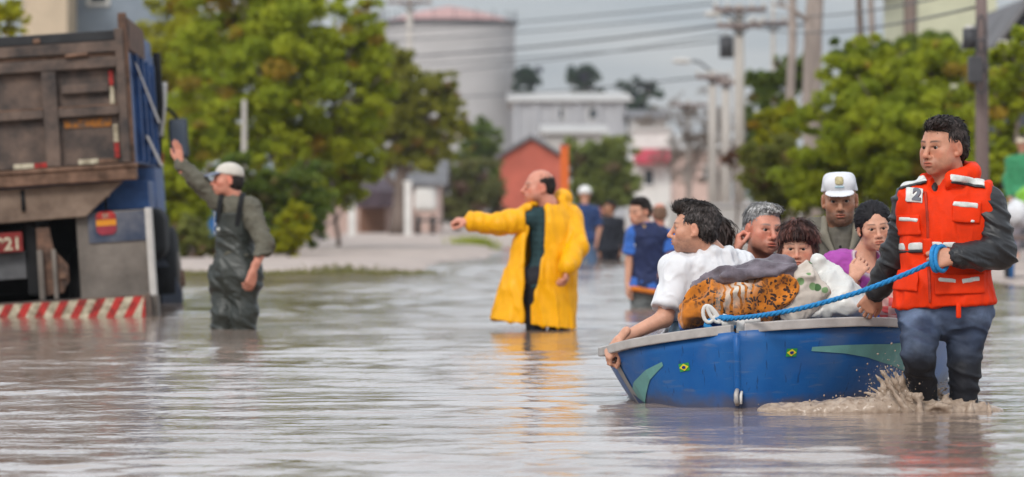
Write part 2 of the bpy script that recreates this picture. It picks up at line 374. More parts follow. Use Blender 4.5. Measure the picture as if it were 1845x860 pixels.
class Fig:
    def __init__(s, label, px, py, Y, z0=-.45, group=None):
        s.Y = Y; loc = W(px, py, Y); loc[2] = z0; s.o = np.array(loc); s.px = px
        s.root = empty('person', loc, label, 'person', group); s.parts = []; s.J = {}; s.b = 1.0
    def P(s, px, py, dy=0): return W(px, py, s.Y + dy)
    def joints(s, **k):
        for n, v in k.items(): s.J[n] = s.P(*v)
        J = s.J; s.lat = nrm(J['sB'] - J['sA']); s.up = nrm(J['N'] - J['P']); s.fr = nrm(np.cross(s.lat, s.up)); s.lat = np.cross(s.up, s.fr)
        s.TM = np.stack([s.lat, s.fr, s.up])        # fr points backwards when facing camera: lat x up
    def put(s, name, VQ, m, parent=None, col=None, disp=None):
        V, Q = VQ
        if len(Q) == 0: print('EMPTY', name); return None
        if disp: V = folds(V, Q, *disp[0], **(disp[1] if len(disp) > 1 else {}))
        if col is not None and callable(col): col = col(V)
        o = mesh_obj(name, V - s.o, Q, m, None, True, col)
        o.parent = parent or s.root
        return o
    def torso(s, V, inf=0., k=.05, waist=1.0, belly=0.):
        J = s.J; b = s.b; w_ = np.linalg.norm(J['sB'] - J['sA']) / 2; N, P = J['N'], J['P']; T = np.linalg.norm(N - P)
        mid = (J['sA'] + J['sB']) / 2
        V.ell(P + s.up * T * .64, (w_ * .86 + inf, .118 * b + inf, T * .4 + inf), s.TM, k)
        V.ell(P + s.up * T * .3, ((w_ * .78 + inf) * waist, .108 * b + inf + belly, T * .38 + inf), s.TM, k)
        V.ell(P + s.up * .02, (.165 * b + inf, .122 * b + inf, .13 + inf), s.TM, k)
        V.cap(J['sA'], J['sB'], .058 + inf, k=k); V.cap(N - s.up * .02, mid - s.up * .03, .06 + inf * .6, .09 + inf, k=k)
        return V
    def skin(s, H, VF, base, brow, hands=(), h=.011, eyes=True, legs=True, arms=True, lean=0, neck_r=.052, gaze=(0, 0), **ck):
        s.H = H; J = s.J; B = Vol(h); s.torso(B, -.012)
        neck = J['N']; H.cap(VF, (0, -.015, -.045), tuple(H.loc(np.array([neck]))[0]), neck_r, neck_r * 1.12, k=.03)
        B.cap(H.L(0, -.015, -.02), neck - s.up * .03, neck_r * H.s * .93, neck_r * 1.15, k=.03)
        for a in 'AB':
            if 's' + a in J and arms: B.chain([J['s' + a], J['e' + a], J['w' + a]], [.052, .041, .027], k=.02)
            if 'h' + a in J and legs:
                B.chain([J['h' + a], J['k' + a], J['a' + a]], [.088, .056, .04], k=.03)
                f = J['a' + a] + np.array([0, -.14, -.05]) + s.fr * 0; B.cap(J['a' + a], f, .042, .03, k=.02)
        if 'hA' in J and legs: B.cap(J['hA'], J['hB'], .1, k=.04)
        parts = [B.mesh(), VF.mesh()]
        for hv in hands: parts.append(hv.mesh())
        V = []; Q = []; n = 0
        for v, q in parts: V.append(v); Q.append(q + n); n += len(v)
        V = np.concatenate(V); Q = np.concatenate(Q)
        o = s.put('body', (V, Q), M_SKIN, col=skin_color(H, V, base, brow, **ck))
        if eyes:
            for sx in (-1, 1):
                c = H.L(sx * .031, .0765, -.001); r = .0124 * H.s; vs = []; fs = []; mi = []
                n1, n2 = 10, 12; gz = nrm(np.array([gaze[0], 1, gaze[1]]) @ H.M); fm = frame(gz, H.M[2])
                for i in range(n1 + 1):
                    th = math.pi * i / n1
                    for j in range(n2):
                        ph = 2 * math.pi * j / n2; vs.append(c + r * (np.array([math.sin(th) * math.cos(ph), math.sin(th) * math.sin(ph), math.cos(th)]) @ fm) - s.o)
                for i in range(n1):
                    for j in range(n2): fs.append((i * n2 + j, (i + 1) * n2 + j, (i + 1) * n2 + (j + 1) % n2, i * n2 + (j + 1) % n2)); mi.append(1 if i < 2 else 0)
                mesh_obj('eye', vs, np.array(fs), None, s.root, True, mats=[M_EYE, M_IRIS], midx=mi)
        return o
    def hand(s, a, D, N, th=1, h=.0036, **k):
        V = Vol(h); hand(V, s.J['w' + a], D, N, th, **k); return V
    def top(s, inf=.018, sleeves='AB', ru=.068, re=.058, rw=.045, cutlen=None, hem=.12, h=.009, hemr=.02, collar=0, waist=1., skirt=True, k=.045, belly=0.):
        V = Vol(h); J = s.J; s.torso(V, inf, waist=waist, belly=belly)
        V.ell(J['P'] - s.up * hem * .4, (.165 * s.b + inf + hemr, .125 * s.b + inf + hemr, .16), s.TM, .05)
        for a in sleeves:
            S, E, Wr = J['s' + a], J['e' + a], J['w' + a]
            if cutlen is not None:
                V.cap(S, S + (E - S) * (cutlen + .1), ru, ru * 1.02, k=k)
                V.cap(S + (E - S) * (cutlen - .02), S + (E - S) * (cutlen + .2), ru * .9, ru * .9, k=.01) if False else None
            else: V.chain([S, E, Wr + (E - Wr) * .04], [ru, re, rw], k=k)
        V.cut(J['P'] - s.up * hem, -s.up)
        if cutlen is not None:
            for a in sleeves:
                S, E = J['s' + a], J['e' + a]; d = nrm(E - S); V.box(S + (E - S) * cutlen + d * .1, (ru + .03, ru + .03, .1), frame(d, s.fr), .002, .006, 'sub')
        H = s.H if hasattr(s, 'H') else None
        return V
    def pants(s, inf=.022, rk=.075, ra=.062, rh=.105, h=.01, top=.1):
        V = Vol(h); J = s.J
        V.ell(J['P'] + s.up * .0, (.168 * s.b + inf * .6, .125 * s.b + inf * .6, .15), s.TM, .04)
        V.cap(J['hA'], J['hB'], .1 * s.b + inf * .3, k=.05)
        for a in 'AB': V.chain([J['h' + a], J['k' + a], J['a' + a]], [rh, rk, ra], k=.025)
        V.cut(J['P'] + s.up * top, s.up)
        return V
def hair(H, style, h=.0042):
    V = Vol(h); e = H.ell
    if style == 'short':            # neat short hair
        e(V, (0, -.022, .046), (.083, .1, .085)); e(V, (0, -.05, -.01), (.078, .066, .07), .03); e(V, (-.022, .045, .098), (.05, .045, .026), .03)
        e(V, (0, .1, -.022), (.066, .075, .088), .012, 'sub'); H.plane(V, (0, -.03, -.062), (0, .35, -1))
        for sx in (-1, 1): e(V, (sx * .09, .0, -.025), (.03, .03, .045), .008, 'sub'); e(V, (sx * .085, .06, -.04), (.03, .055, .07), .01, 'sub')
    elif style == 'quiff':
        e(V, (0, -.022, .044), (.082, .099, .084)); e(V, (0, -.05, -.01), (.077, .064, .066), .03); e(V, (0, .03, .098), (.062, .062, .034), .03); e(V, (0, .075, .092), (.05, .022, .022), .025)
        e(V, (0, .105, -.018), (.07, .068, .085), .01, 'sub'); H.plane(V, (0, -.03, -.05), (0, .3, -1))
        for sx in (-1, 1): e(V, (sx * .09, .0, -.025), (.03, .028, .042), .008, 'sub'); e(V, (sx * .085, .062, -.035), (.03, .052, .075), .01, 'sub')
    elif style == 'bald':
        e(V, (0, -.02, .03), (.083, .098, .078)); e(V, (0, -.05, -.015), (.078, .062, .062), .03); H.plane(V, (0, .02, .06), (0, 1., 0.25)); e(V, (0, .03, .13), (.075, .1, .075), .012, 'sub')
        H.plane(V, (0, -.03, -.065), (0, .3, -1))
        for sx in (-1, 1): e(V, (sx * .09, .002, -.02), (.03, .024, .042), .008, 'sub')
    elif style == 'bob':
        e(V, (0, -.02, .042), (.1, .11, .1)); e(V, (0, -.045, -.055), (.098, .08, .09), .03)
        for sx in (-1, 1): e(V, (sx * .078, .012, -.055), (.028, .045, .085), .02)
        e(V, (0, .068, .075), (.062, .04, .03), .02); e(V, (0, .1, -.055), (.062, .08, .098), .01, 'sub'); H.plane(V, (0, 0, -.135), (0, 0, -1), .03)
    elif style == 'tied':
        e(V, (0, -.02, .042), (.082, .1, .084)); e(V, (0, -.045, -.01), (.078, .07, .075), .03)
        e(V, (0, .1, -.03), (.068, .062, .095), .008, 'sub'); e(V, (.0, .085, .05), (.03, .03, .035), .01, 'sub')
        for sx in (-1, 1): e(V, (sx * .09, .005, -.03), (.03, .024, .04), .008, 'sub')
        e(V, (0, -.03, .04), (.09, .1, .09), .03); e(V, (0, .1, -.03), (.066, .062, .098), .008, 'sub'); e(V, (0, -.12, .0), (.045, .045, .05), .03); H.cap(V, (0, -.13, -.02), (.03, -.13, -.19), .035, .018, k=.03)
        H.plane(V, (0, -.03, -.085), (0, .4, -1)) if False else None
    elif style == 'long':
        e(V, (0, -.02, .045), (.09, .105, .09)); e(V, (0, -.05, -.07), (.09, .075, .13), .03); e(V, (0, .1, -.03), (.064, .07, .095), .008, 'sub')
    elif style == 'nape':
        e(V, (0, -.03, .0), (.081, .092, .08)); e(V, (0, -.05, -.03), (.075, .06, .06), .03); e(V, (0, .08, -.03), (.1, .075, .15), .008, 'sub'); H.plane(V, (0, -.03, -.07), (0, .3, -1))
    return V
def put_hair(f, H, style, col, h=.0042, amp=.006, col2=None, seed=0, n=None, ln=None, lf=.26):
    V, Q = hair(H, style, h).mesh()
    q = H.loc(V); nn = fbm(q * np.array([42, 16, 42]), 3, seed); V = V + vnorm(V, Q) * ((nn * amp - .002) * H.s)[:, None]
    c = np.tile(np.array(col, float), (len(V), 1))
    if col2 is not None: m = np.clip(.5 + 1.6 * fbm(q * np.array([30, 12, 30]), 2, seed + 3), 0, 1)[:, None]; c = c * (1 - m) + np.array(col2) * m
    # locks of hair: thin tapered strips combed over the scalp
    n = n or (2600 if h < .005 else 700); ln = ln or {'short': .034, 'quiff': .03, 'bald': .02, 'bob': .05, 'tied': .04, 'long': .08, 'nape': .016}[style]
    rs = np.random.RandomState(seed + 20); N = vnorm(V, Q); k = Q[rs.randint(0, len(Q), n), 0]; P = V[k]; Nn = N[k]; ql = H.loc(P)
    d = ql - np.array((0.02, -.03, .13)); d /= np.linalg.norm(d, axis=1)[:, None]
    if style == 'quiff': up = np.clip((ql[:, 1] - .02) / .04, 0, 1)[:, None] * (ql[:, 2] > .06)[:, None]; d = d * (1 - up) + np.array((.2, -.4, .9)) * up
    if style == 'short': d = d + np.array((.5, .25, .15)) * (ql[:, 2] > .07)[:, None]
    if style == 'tied': d = np.array((0, -1, -.25)) + d * .4
    if style in ('bob', 'long'): d = d + np.array((0, 0, -.9))
    d = (d + rs.normal(size=(n, 3)) * .28) @ H.M; t = d - Nn * (d * Nn).sum(1)[:, None]; t /= np.linalg.norm(t, axis=1)[:, None] + 1e-9; b_ = np.cross(Nn, t)
    L_ = (ln * H.s * rs.uniform(.5, 1.2, n))[:, None]; w_ = .0026 * H.s * rs.uniform(.6, 1.5, (n, 1)) * (1.6 if h > .005 else 1); lift = L_ * rs.uniform(.02, lf, (n, 1))
    tip = H.loc(P + t * L_ + Nn * lift); zmin = {'bob': .028, 'tied': .075}.get(style, .072); bad = (tip[:, 1] > .05) & (tip[:, 2] < zmin) & (np.abs(tip[:, 0]) < .075)
    if style in ('short', 'quiff', 'bald', 'nape', 'tied'): bad |= (np.abs(tip[:, 0]) > .055) & (tip[:, 2] < .0) & (tip[:, 1] > -.035)
    L_ = np.where(bad[:, None], .004, L_)
    if style == 'tied': lift = lift * .2
    S = np.stack([P - Nn * .002 - b_ * w_, P - Nn * .002 + b_ * w_, P + t * L_ * .55 + Nn * lift + b_ * w_, P + t * L_ * .55 + Nn * lift - b_ * w_, P + t * L_ + Nn * lift * .5 + b_ * w_ * .2, P + t * L_ + Nn * lift * .5 - b_ * w_ * .2], 1).reshape(-1, 3)
    i6 = (np.arange(n) * 6)[:, None] + len(V); Q2 = np.concatenate([i6 + np.array([0, 1, 2, 3]), i6 + np.array([3, 2, 4, 5])]); C2 = np.repeat(c[k] * rs.uniform(.5, 2.1, (n, 1)), 6, 0)
    return f.put('hair', (np.concatenate([V, S]), np.concatenate([Q, Q2])), M_HAIR, col=np.concatenate([c, C2]))
SK1 = (.50, .235, .15); SK2 = (.56, .29, .195); SK3 = (.36, .175, .105); SKR = (.56, .24, .165)
def painter(base, *rules):              # flat print on cloth: each rule is (function of points -> mask, colour)
    def f(V):
        C = np.tile(np.array(base, float), (len(V), 1))
        for m, c in rules:
            k = np.clip(m(V).astype(float), 0, 1)[:, None]; C = C * (1 - k) + np.array(c) * k
        return C
    return f

def piece(V, c, r, M=None, out=.004, rd=.003):      # a flat piece lying on a garment, cut out by a box
    v = V.fork().off(out); M_ = np.eye(3) if M is None else M; v.box(c, r, M_, rd, .003, 'int'); ext = np.abs(M_.T) @ np.array(r) + .02
    return v.mesh(np.array(c) - ext, np.array(c) + ext)
def tilt(deg): a = R(deg); return np.array([[math.cos(a), 0, math.sin(a)], [0, 1, 0], [-math.sin(a), 0, math.cos(a)]])
def cap_hat(f, H, m_, visor=True, tall=0., h=.0045, vis_m=None, name='cap'):
    V = Vol(h); H.ell(V, (0, -.014, .045 + tall * .4), (.089, .107, .083 + tall)); 
    if tall: V = Vol(h); H.cap(V, (0, -.012, .04), (0, -.006, .078), .088, .08, k=.02); H.ell(V, (0, .05, .075), (.07, .05, .05), .03); H.plane(V, (0, 0, .128), (0, -.18, 1), .02)
    H.plane(V, (0, 0, .036), (0, .12, -1)); o = f.put(name, V.mesh(), m_)
    if visor:
        V = Vol(h); H.ell(V, (0, .10 if not tall else .085, .036), (.074 if not tall else .07, .078 if not tall else .062, .016), tilt=-14); H.ell(V, (0, .085, .022), (.09, .1, .018), .004, 'sub', tilt=-14); H.ell(V, (0, -.03, .05), (.08, .1, .08), .004, 'sub'); f.put('visor', V.mesh(), vis_m or m_, parent=o)
    return o
# ------------------------------------------------------------------ water and ground
def water_mat():
    m = bpy.data.materials.new('flood_water'); m.use_nodes = True; t = m.node_tree; b = t.nodes['Principled BSDF']; L = t.links.new
    b.inputs['Roughness'].default_value = .065; b.inputs['IOR'].default_value = 1.34
    c = nd('ShaderNodeTexCoord', t)
    n0 = nd('ShaderNodeTexNoise', t); n0.inputs['Scale'].default_value = .5; n0.inputs['Detail'].default_value = 4; L(c.outputs['Object'], n0.inputs['Vector'])
    r = nd('ShaderNodeValToRGB', t); r.color_ramp.elements[0].position = .35; r.color_ramp.elements[1].position = .65
    r.color_ramp.elements[0].color = (.22, .16, .125, 1); r.color_ramp.elements[1].color = (.29, .22, .18, 1); L(n0.outputs[0], r.inputs[0]); L(r.outputs[0], b.inputs['Base Color'])
    h = None
    # ripples: long crests across the street, smaller chop, and calm patches
    pm = nd('ShaderNodeTexNoise', t); pm.inputs['Scale'].default_value = .22; pm.inputs['Detail'].default_value = 2; L(c.outputs['Object'], pm.inputs['Vector'])
    pr = nd('ShaderNodeMapRange', t); pr.inputs[1].default_value = .35; pr.inputs[2].default_value = .65; pr.inputs[3].default_value = .45; pr.inputs[4].default_value = 1.15; L(pm.outputs[0], pr.inputs[0])
    for sx, sy, amp, det, ds in ((6, 13, .006, 3, .5), (16, 30, .002, 2, .3)):
        mp = nd('ShaderNodeMapping', t); mp.inputs['Scale'].default_value = (sx, sy, 1); mp.inputs['Rotation'].default_value = (0, 0, .12 + .2 * amp * 50); L(c.outputs['Object'], mp.inputs[0])
        n = nd('ShaderNodeTexNoise', t); n.inputs['Scale'].default_value = 1; n.inputs['Detail'].default_value = det; n.inputs['Distortion'].default_value = ds; L(mp.outputs[0], n.inputs['Vector'])
        k = nd('ShaderNodeMath', t, operation='MULTIPLY'); k.inputs[1].default_value = amp; L(n.outputs[0], k.inputs[0])
        if h is None: h = k
        else:
            a = nd('ShaderNodeMath', t, operation='ADD'); L(h.outputs[0], a.inputs[0]); L(k.outputs[0], a.inputs[1]); h = a
    hm = nd('ShaderNodeMath', t, operation='MULTIPLY'); L(h.outputs[0], hm.inputs[0]); L(pr.outputs[0], hm.inputs[1])
    bp = nd('ShaderNodeBump', t); bp.inputs['Strength'].default_value = 1; bp.inputs['Distance'].default_value = 1.0; L(hm.outputs[0], bp.inputs['Height']); L(bp.outputs[0], b.inputs['Normal'])
    return m
def grid(xs, ys, zf):
    X, Y = np.meshgrid(xs, ys, indexing='ij'); V = np.stack([X.ravel(), Y.ravel(), zf(X.ravel(), Y.ravel())], 1)
    n, k = len(xs), len(ys); i, j = np.meshgrid(np.arange(n - 1), np.arange(k - 1), indexing='ij'); a = (i * k + j).ravel()
    return V, np.stack([a, a + k, a + k + 1, a + 1], 1)
M_WATER = water_mat()
def wave(x, y):
    rs = np.random.RandomState(8); h = np.zeros_like(x); st = .028 * np.clip(y, 12, 200) / 14
    P = np.stack([x * .45, y * .22, x * 0], 1); wx, wy = .5 * vnoise(P, 1) + .1 * vnoise(P * 5, 3), .5 * vnoise(P + 7, 2) + .06 * vnoise(P * 6, 4)
    env = np.clip(.8 + .7 * fbm(np.stack([x * .22, y * .1, x * 0 + 4], 1), 2, 9), .25, 1.6)
    for i in range(26):
        lam = .12 * (.95 / .12) ** (i / 25.); th = rs.normal() * .62; k = 2 * math.pi / lam; a = WSL * lam / (2 * math.pi) * 1.41 / math.sqrt(26)
        fade = np.clip(lam / st / 3 - .6, 0, 1)
        g = np.clip(.5 + 1.2 * vnoise(np.stack([x * 1.0 / lam * .35 + i * 9, y * .4 / lam * .35, x * 0], 1), i), 0, 1.4)
        h += a * fade * g * np.sin(k * ((x + wx) * math.sin(th) + (y + wy) * math.cos(th)) + rs.rand() * 6.28)
    for cx, cy, rx, ry, q in ((1.3, 17.2, 1.3, 1.5, .68), (.3, 28.6, .8, 2.2, .62), (-4.2, 32., 2.2, 2.6, .62), (-2.1, 29.2, .8, 1.4, .55)): env = env * (1 - q * np.exp(-((x - cx) / rx) ** 2 - ((y - cy) / ry) ** 2))     # sheltered water beside the boat, the truck and the waders
    return h * env * sstep(330, 60, y) * sstep(24, 19, np.abs(x)) * sstep(8, 12, y)
def sstep(a, b, x): t = np.clip((x - a) / (b - a), 0, 1); return t * t * (3 - 2 * t)
WSL = .09
ys = [12.]
while ys[-1] < 110: ys.append(ys[-1] * (1 + .026 / 14))
wv, wq = grid(np.concatenate([np.linspace(-500, -24, 8), np.arange(-20, -6.5, .16), np.arange(-6.5, 6.5, .055), np.arange(6.5, 20, .16), np.linspace(24, 500, 8)]), np.concatenate([np.linspace(-60, 10, 8), ys, np.geomspace(114, 1600, 50)]), wave)
tag(mesh_obj('water', wv, wq, M_WATER), 'brown flood water with grey sky ripples covering the street', kind='structure')
def sstep(a, b, x): t = np.clip((x - a) / (b - a), 0, 1); return t * t * (3 - 2 * t)
def gz(x, y):
    P = np.stack([x * .35, y * .12, x * 0 + 3], 1); n = fbm(P, 3, 3)
    edge = np.interp(y, [50, 56, 70, 95, 130, 170, 230, 300], [-3.0, -1.6, -.9, .35, 2.2, 4.5, 30, 60])
    left = sstep(55.2, 56.6, y + n * .9 * (x > -9)) * sstep(1.2, -.4, x - edge + n * 1.1)
    right = sstep(4.6, 6.2, x + n * .8) * sstep(40, 48, y + n * 3)
    farl = sstep(-9, -11, x) * sstep(30, 40, y)
    k = np.maximum(np.maximum(left, right), farl)
    return -.45 + k * (.52 + .02 * n) + sstep(300, 900, y) * 2.5
gv, gq = grid(np.concatenate([np.linspace(-500, -20, 13), np.linspace(-17, 17, 86), np.linspace(20, 500, 13)]), np.concatenate([np.linspace(-60, 44, 14), np.arange(45, 150, .6), np.linspace(152, 300, 38), np.linspace(340, 1600, 18)]), gz)
M_GROUND = mat('pale_gravel', (.40, .325, .285), .75, .25, 1.4, .3, 25)
tag(mesh_obj('ground', gv, gq, M_GROUND), 'pale pinkish gravel street rising out of the flood', kind='structure')
def ground_z(x, y): return float(gz(np.array([float(x)]), np.array([float(y)]))[0])

# ------------------------------------------------------------------ vegetation
def leaf_mat(name, rough=.55, tr=.5):
    m = bpy.data.materials.new(name); m.use_nodes = True; t = m.node_tree; b = t.nodes['Principled BSDF']; L = t.links.new
    a = nd('ShaderNodeAttribute', t, attribute_name='Col'); c = nd('ShaderNodeTexCoord', t); n = nd('ShaderNodeTexNoise', t); n.inputs['Scale'].default_value = 9; L(c.outputs['Object'], n.inputs['Vector'])
    r = nd('ShaderNodeMapRange', t); r.inputs[3].default_value = .75; r.inputs[4].default_value = 1.25; L(n.outputs[0], r.inputs[0])
    x = nd('ShaderNodeVectorMath', t, operation='SCALE'); L(a.outputs['Color'], x.inputs[0]); L(r.outputs[0], x.inputs['Scale'])
    L(x.outputs[0], b.inputs['Base Color']); b.inputs['Roughness'].default_value = rough; b.inputs['Specular IOR Level'].default_value = .15
    tl = nd('ShaderNodeBsdfTranslucent', t); L(x.outputs[0], tl.inputs[0]); ms = nd('ShaderNodeMixShader', t); ms.inputs[0].default_value = tr
    L(b.outputs[0], ms.inputs[1]); L(tl.outputs[0], ms.inputs[2]); L(ms.outputs[0], t.nodes['Material Output'].inputs[0]); return m
M_LEAF = leaf_mat('leaf'); M_BARK = mat('bark', (.17, .13, .11), .85, .45, 5, .9, 14, stretch=(1, 1, .2)); M_PALEBARK = mat('pale_bark', (.30, .25, .22), .85, .4, 3, .8, 10, stretch=(1, 1, .25))
G_YEL = ((.32, .33, .02), (.47, .44, .03)); G_MID = ((.21, .27, .018), (.43, .46, .03)); G_DARK = ((.10, .16, .03), (.20, .25, .04)); G_LIME = ((.26, .28, .01), (.40, .38, .016)); G_OLIVE = ((.13, .135, .045), (.24, .22, .075)); G_TEAL = ((.05, .085, .06), (.09, .13, .08)); G_TWIG = ((.16, .125, .10), (.26, .21, .17)); G_RUST = ((.14, .06, .03), (.22, .10, .05))
def leaves(blobs, n, size, pal, seed, gap=-.12, sub=34, flat=.8, asp=2.0):
    sub = int(sub * 1.9); n = int(n * 1.9) if size < .5 else n; size = size * (.66 if size < .5 else 1); rs = np.random.RandomState(seed); cs = []; rr = []; wts = []
    for c, r in blobs:
        r = np.array(r)
        for i in range(sub):
            d = rs.normal(size=3); d /= np.linalg.norm(d); rad = rs.rand() ** .5 * (1.0 if rs.rand() < .75 else 1.25)
            cs.append(np.array(c) + d * r * rad * .86); s_ = r.mean() * rs.uniform(.08, .30); rr.append(s_); wts.append(s_ ** 2)
    cs = np.array(cs); rr = np.array(rr); wts = np.array(wts) / sum(wts)
    k = rs.choice(len(cs), n, p=wts); d = rs.normal(size=(n, 3)); d /= np.linalg.norm(d, axis=1)[:, None]
    P = cs[k] + d * (rr[k] * rs.rand(n) ** .4)[:, None] * np.array([1.15, 1.15, .8])
    keep = fbm(P * (1.1 / rr.mean()) * .5, 2, seed) > gap; P, k, d = P[keep], k[keep], d[keep]; n = len(P)
    N = d * .7 + rs.normal(size=(n, 3)) * .55 + np.array([0, 0, flat]); N /= np.linalg.norm(N, axis=1)[:, None]
    T = np.cross(N, rs.normal(size=(n, 3))); T /= np.linalg.norm(T, axis=1)[:, None]; B = np.cross(N, T)
    s_ = (size * rs.uniform(.6, 1.35, n))[:, None]; bend = N * s_ * .18
    V = np.stack([P - T * s_ * .5, P + B * s_ * .5 / asp - bend * .3, P + T * s_ * .5 - bend, P - B * s_ * .5 / asp - bend * .3], 1).reshape(-1, 3)
    Q = np.arange(4 * n).reshape(n, 4)
    a = np.clip(rs.rand(len(cs))[k] * .75 + rs.rand(n) * .35, 0, 1)[:, None]; C = np.array(pal[0]) * (1 - a) + np.array(pal[1]) * a
    if pal[0][1] > pal[0][0] * 1.02: br = (rs.rand(len(cs)) < .09)[k][:, None]; C = np.where(br, C * np.array((1.15, .72, 1.5)), C)
    C *= (1 + .25 * rs.normal(size=(n, 1)) * .6).clip(.5, 1.5)
    return V, Q, np.repeat(C, 4, 0)
def plant(name, label, cat, base, blobs, n, size, pal, seed, trunk_r=.0, group=None, bark=None, gap=-.12, sub=34, trunk_top=None, asp=2.0, twig=True):
    """blobs: (px, py, distance, half width px, half height px) read at the plant's distance"""
    px, Y = base; b0 = W(px, 374, Y); z0 = ground_z(b0[0], Y); b0[2] = z0 - .05
    r = empty(name, b0, label, cat, group)
    bl = [(W(p, q, Y + dy), (rx * (Y) / F_PX, max(rx, rz) * Y / F_PX * .8, rz * Y / F_PX)) for p, q, dy, rx, rz in blobs]
    V, Q, C = leaves(bl, n, size, pal, seed, gap, sub, asp=asp)
    mesh_obj('crown' if cat == 'tree' else 'foliage', V - b0, Q, M_LEAF, r, False, C)
    m = MB(); rs = random.Random(seed)
    cen = np.mean([c for c, _ in bl], 0); top = trunk_top if trunk_top is not None else cen
    tr = trunk_r or .04
    mid = b0 * .45 + np.array(top) * .55 + np.array([rs.uniform(-.1, .1), rs.uniform(-.1, .1), 0])
    fork = [b0, b0 * .75 + mid * .25 + np.array([rs.uniform(-.04, .04), 0, 0]), mid, np.array(top)]
    fork = [Vector(q - b0) for q in fork]
    m.tube(fork, [tr * 1.25, tr, tr * .8, tr * .45], 9)
    for c, rad in bl:
        e = Vector(np.array(c) - b0); s_ = fork[1].lerp(fork[2], rs.uniform(.3, 1)); k = s_.lerp(e, .5) + Vector((0, 0, -.12 * (e - s_).length))
        m.tube([s_, k, e], [tr * .5, tr * .35, tr * .12], 6)
        for i in range(4):
            d = Vector((rs.uniform(-1, 1), rs.uniform(-1, 1), rs.uniform(-.2, 1))); m.tube([k.lerp(e, rs.random()), e + Vector((d.x * rad[0], d.y * rad[1], d.z * rad[2])) * .8], [tr * .22, tr * .05], 5)
    m.build('trunk' if cat == 'tree' else 'stem', bark or M_BARK, r, True)
    return r
TG = 'green trees lining the left side of the street'; SG = 'shrubs along the left bank'; RG = 'leafy trees on the right side'
plant('street_tree', 'tall yellow green street tree rising out of the frame behind the man in waders', 'tree', (520, 82), [(520, 60, 0, 140, 95), (420, 40, 2, 110, 90), (610, 120, 0, 90, 85), (420, 170, -1, 110, 90), (560, 240, 0, 110, 85), (470, -50, 1, 150, 80), (640, 220, 1, 60, 70), (500, 160, -1, 110, 90), (650, 50, 0, 55, 65), (670, 150, 0, 50, 80), (380, 100, 0, 80, 80), (470, 260, -1, 90, 60)], 52000, .2, G_MID, 11, .14, TG, gap=-.3)
plant('street_tree', 'bright yellow leaved tree between the truck mirror and the tall street tree', 'tree', (330, 92), [(320, 60, 0, 70, 110), (345, 190, 0, 75, 70), (400, 250, 0, 70, 70), (310, 250, 0, 50, 70), (345, -20, 0, 70, 70)], 20000, .2, G_YEL, 12, .1, TG, gap=-.3)
plant('street_tree', 'yellow green tree with leaning grey trunk in front of the round tank', 'tree', (714, 128), [(700, 160, 0, 75, 80), (760, 190, 0, 75, 75), (812, 235, 0, 48, 60), (715, 120, 0, 45, 50), (790, 160, 0, 40, 45), (650, 240, 0, 60, 60), (740, 270, 0, 80, 45), (720, 220, 0, 70, 60)], 22000, .3, ((.18, .19, .02), (.32, .31, .035)), 13, .22, TG, gap=-.15)
plant('street_tree', 'dull olive bushy tree low beside the white rounded trailer', 'tree', (825, 150), [(800, 330, 0, 75, 70), (860, 340, 0, 55, 66), (760, 310, 0, 55, 55), (835, 370, 0, 70, 40)], 16000, .32, ((.14, .15, .05), (.25, .24, .085)), 14, .12, TG, gap=-.25)
plant('street_tree', 'dark rounded tree in front of the foot of the round tank', 'tree', (868, 190), [(868, 262, 0, 46, 45), (890, 330, 0, 35, 50), (850, 310, 0, 40, 50)], 8000, .4, G_DARK, 15, .15, TG, gap=-.3)
plant('shrub', 'dense green shrub beside the wheel of the truck', 'shrub', (335, 72), [(330, 300, 0, 60, 75), (335, 385, 0, 55, 70), (300, 350, 0, 40, 90), (350, 250, 0, 50, 50)], 17000, .15, G_MID, 21, .05, SG, gap=-.3)
plant('shrub', 'pale olive shrub low between the truck and the blue gate post', 'shrub', (345, 69), [(338, 425, 0, 40, 44), (305, 435, 0, 34, 36), (372, 440, 0, 30, 26)], 7000, .14, ((.17, .19, .045), (.29, .30, .08)), 22, .04, SG, gap=-.3)
plant('shrub', 'dark green rounded hedge shrub behind the back of the man in waders', 'shrub', (490, 74), [(480, 340, 0, 65, 62), (515, 395, 0, 55, 55), (450, 400, 0, 45, 60), (545, 340, 0, 60, 60), (420, 330, 0, 50, 60), (470, 430, -1, 60, 28), (430, 425, -1, 40, 30), (560, 400, 1, 40, 45)], 19000, .14, G_DARK, 23, .05, SG, gap=-.3)
plant('shrub', 'lime yellow shrub at the edge of the bank right of the waders', 'shrub', (522, 70), [(527, 412, 0, 32, 46), (505, 435, 0, 36, 26), (540, 385, 0, 22, 25)], 7000, .13, G_LIME, 24, .04, SG, gap=-.3)
plant('shrub', 'soft green shrub with loose top under the tall street tree', 'shrub', (610, 88), [(590, 300, 0, 65, 60), (640, 290, 0, 60, 55), (600, 345, 0, 65, 45), (560, 360, -3, 45, 45)], 12000, .16, G_MID, 25, .05, SG, gap=-.25)
plant('shrub', 'leafy branches at the top left corner above the dump truck', 'shrub', (10, 62), [(15, 30, 0, 45, 40), (-40, 60, 0, 50, 60)], 4200, .14, G_YEL, 26, .05)
plant('street_tree', 'pale green tree standing before the far red awning building', 'tree', (1085, 150), [(1085, 300, 0, 50, 55), (1115, 275, 0, 35, 45), (1050, 300, 0, 36, 55), (1120, 330, 0, 30, 45), (1085, 350, 0, 60, 38)], 15000, .32, ((.17, .21, .055), (.29, .32, .08)), 16, .14, gap=-.25)
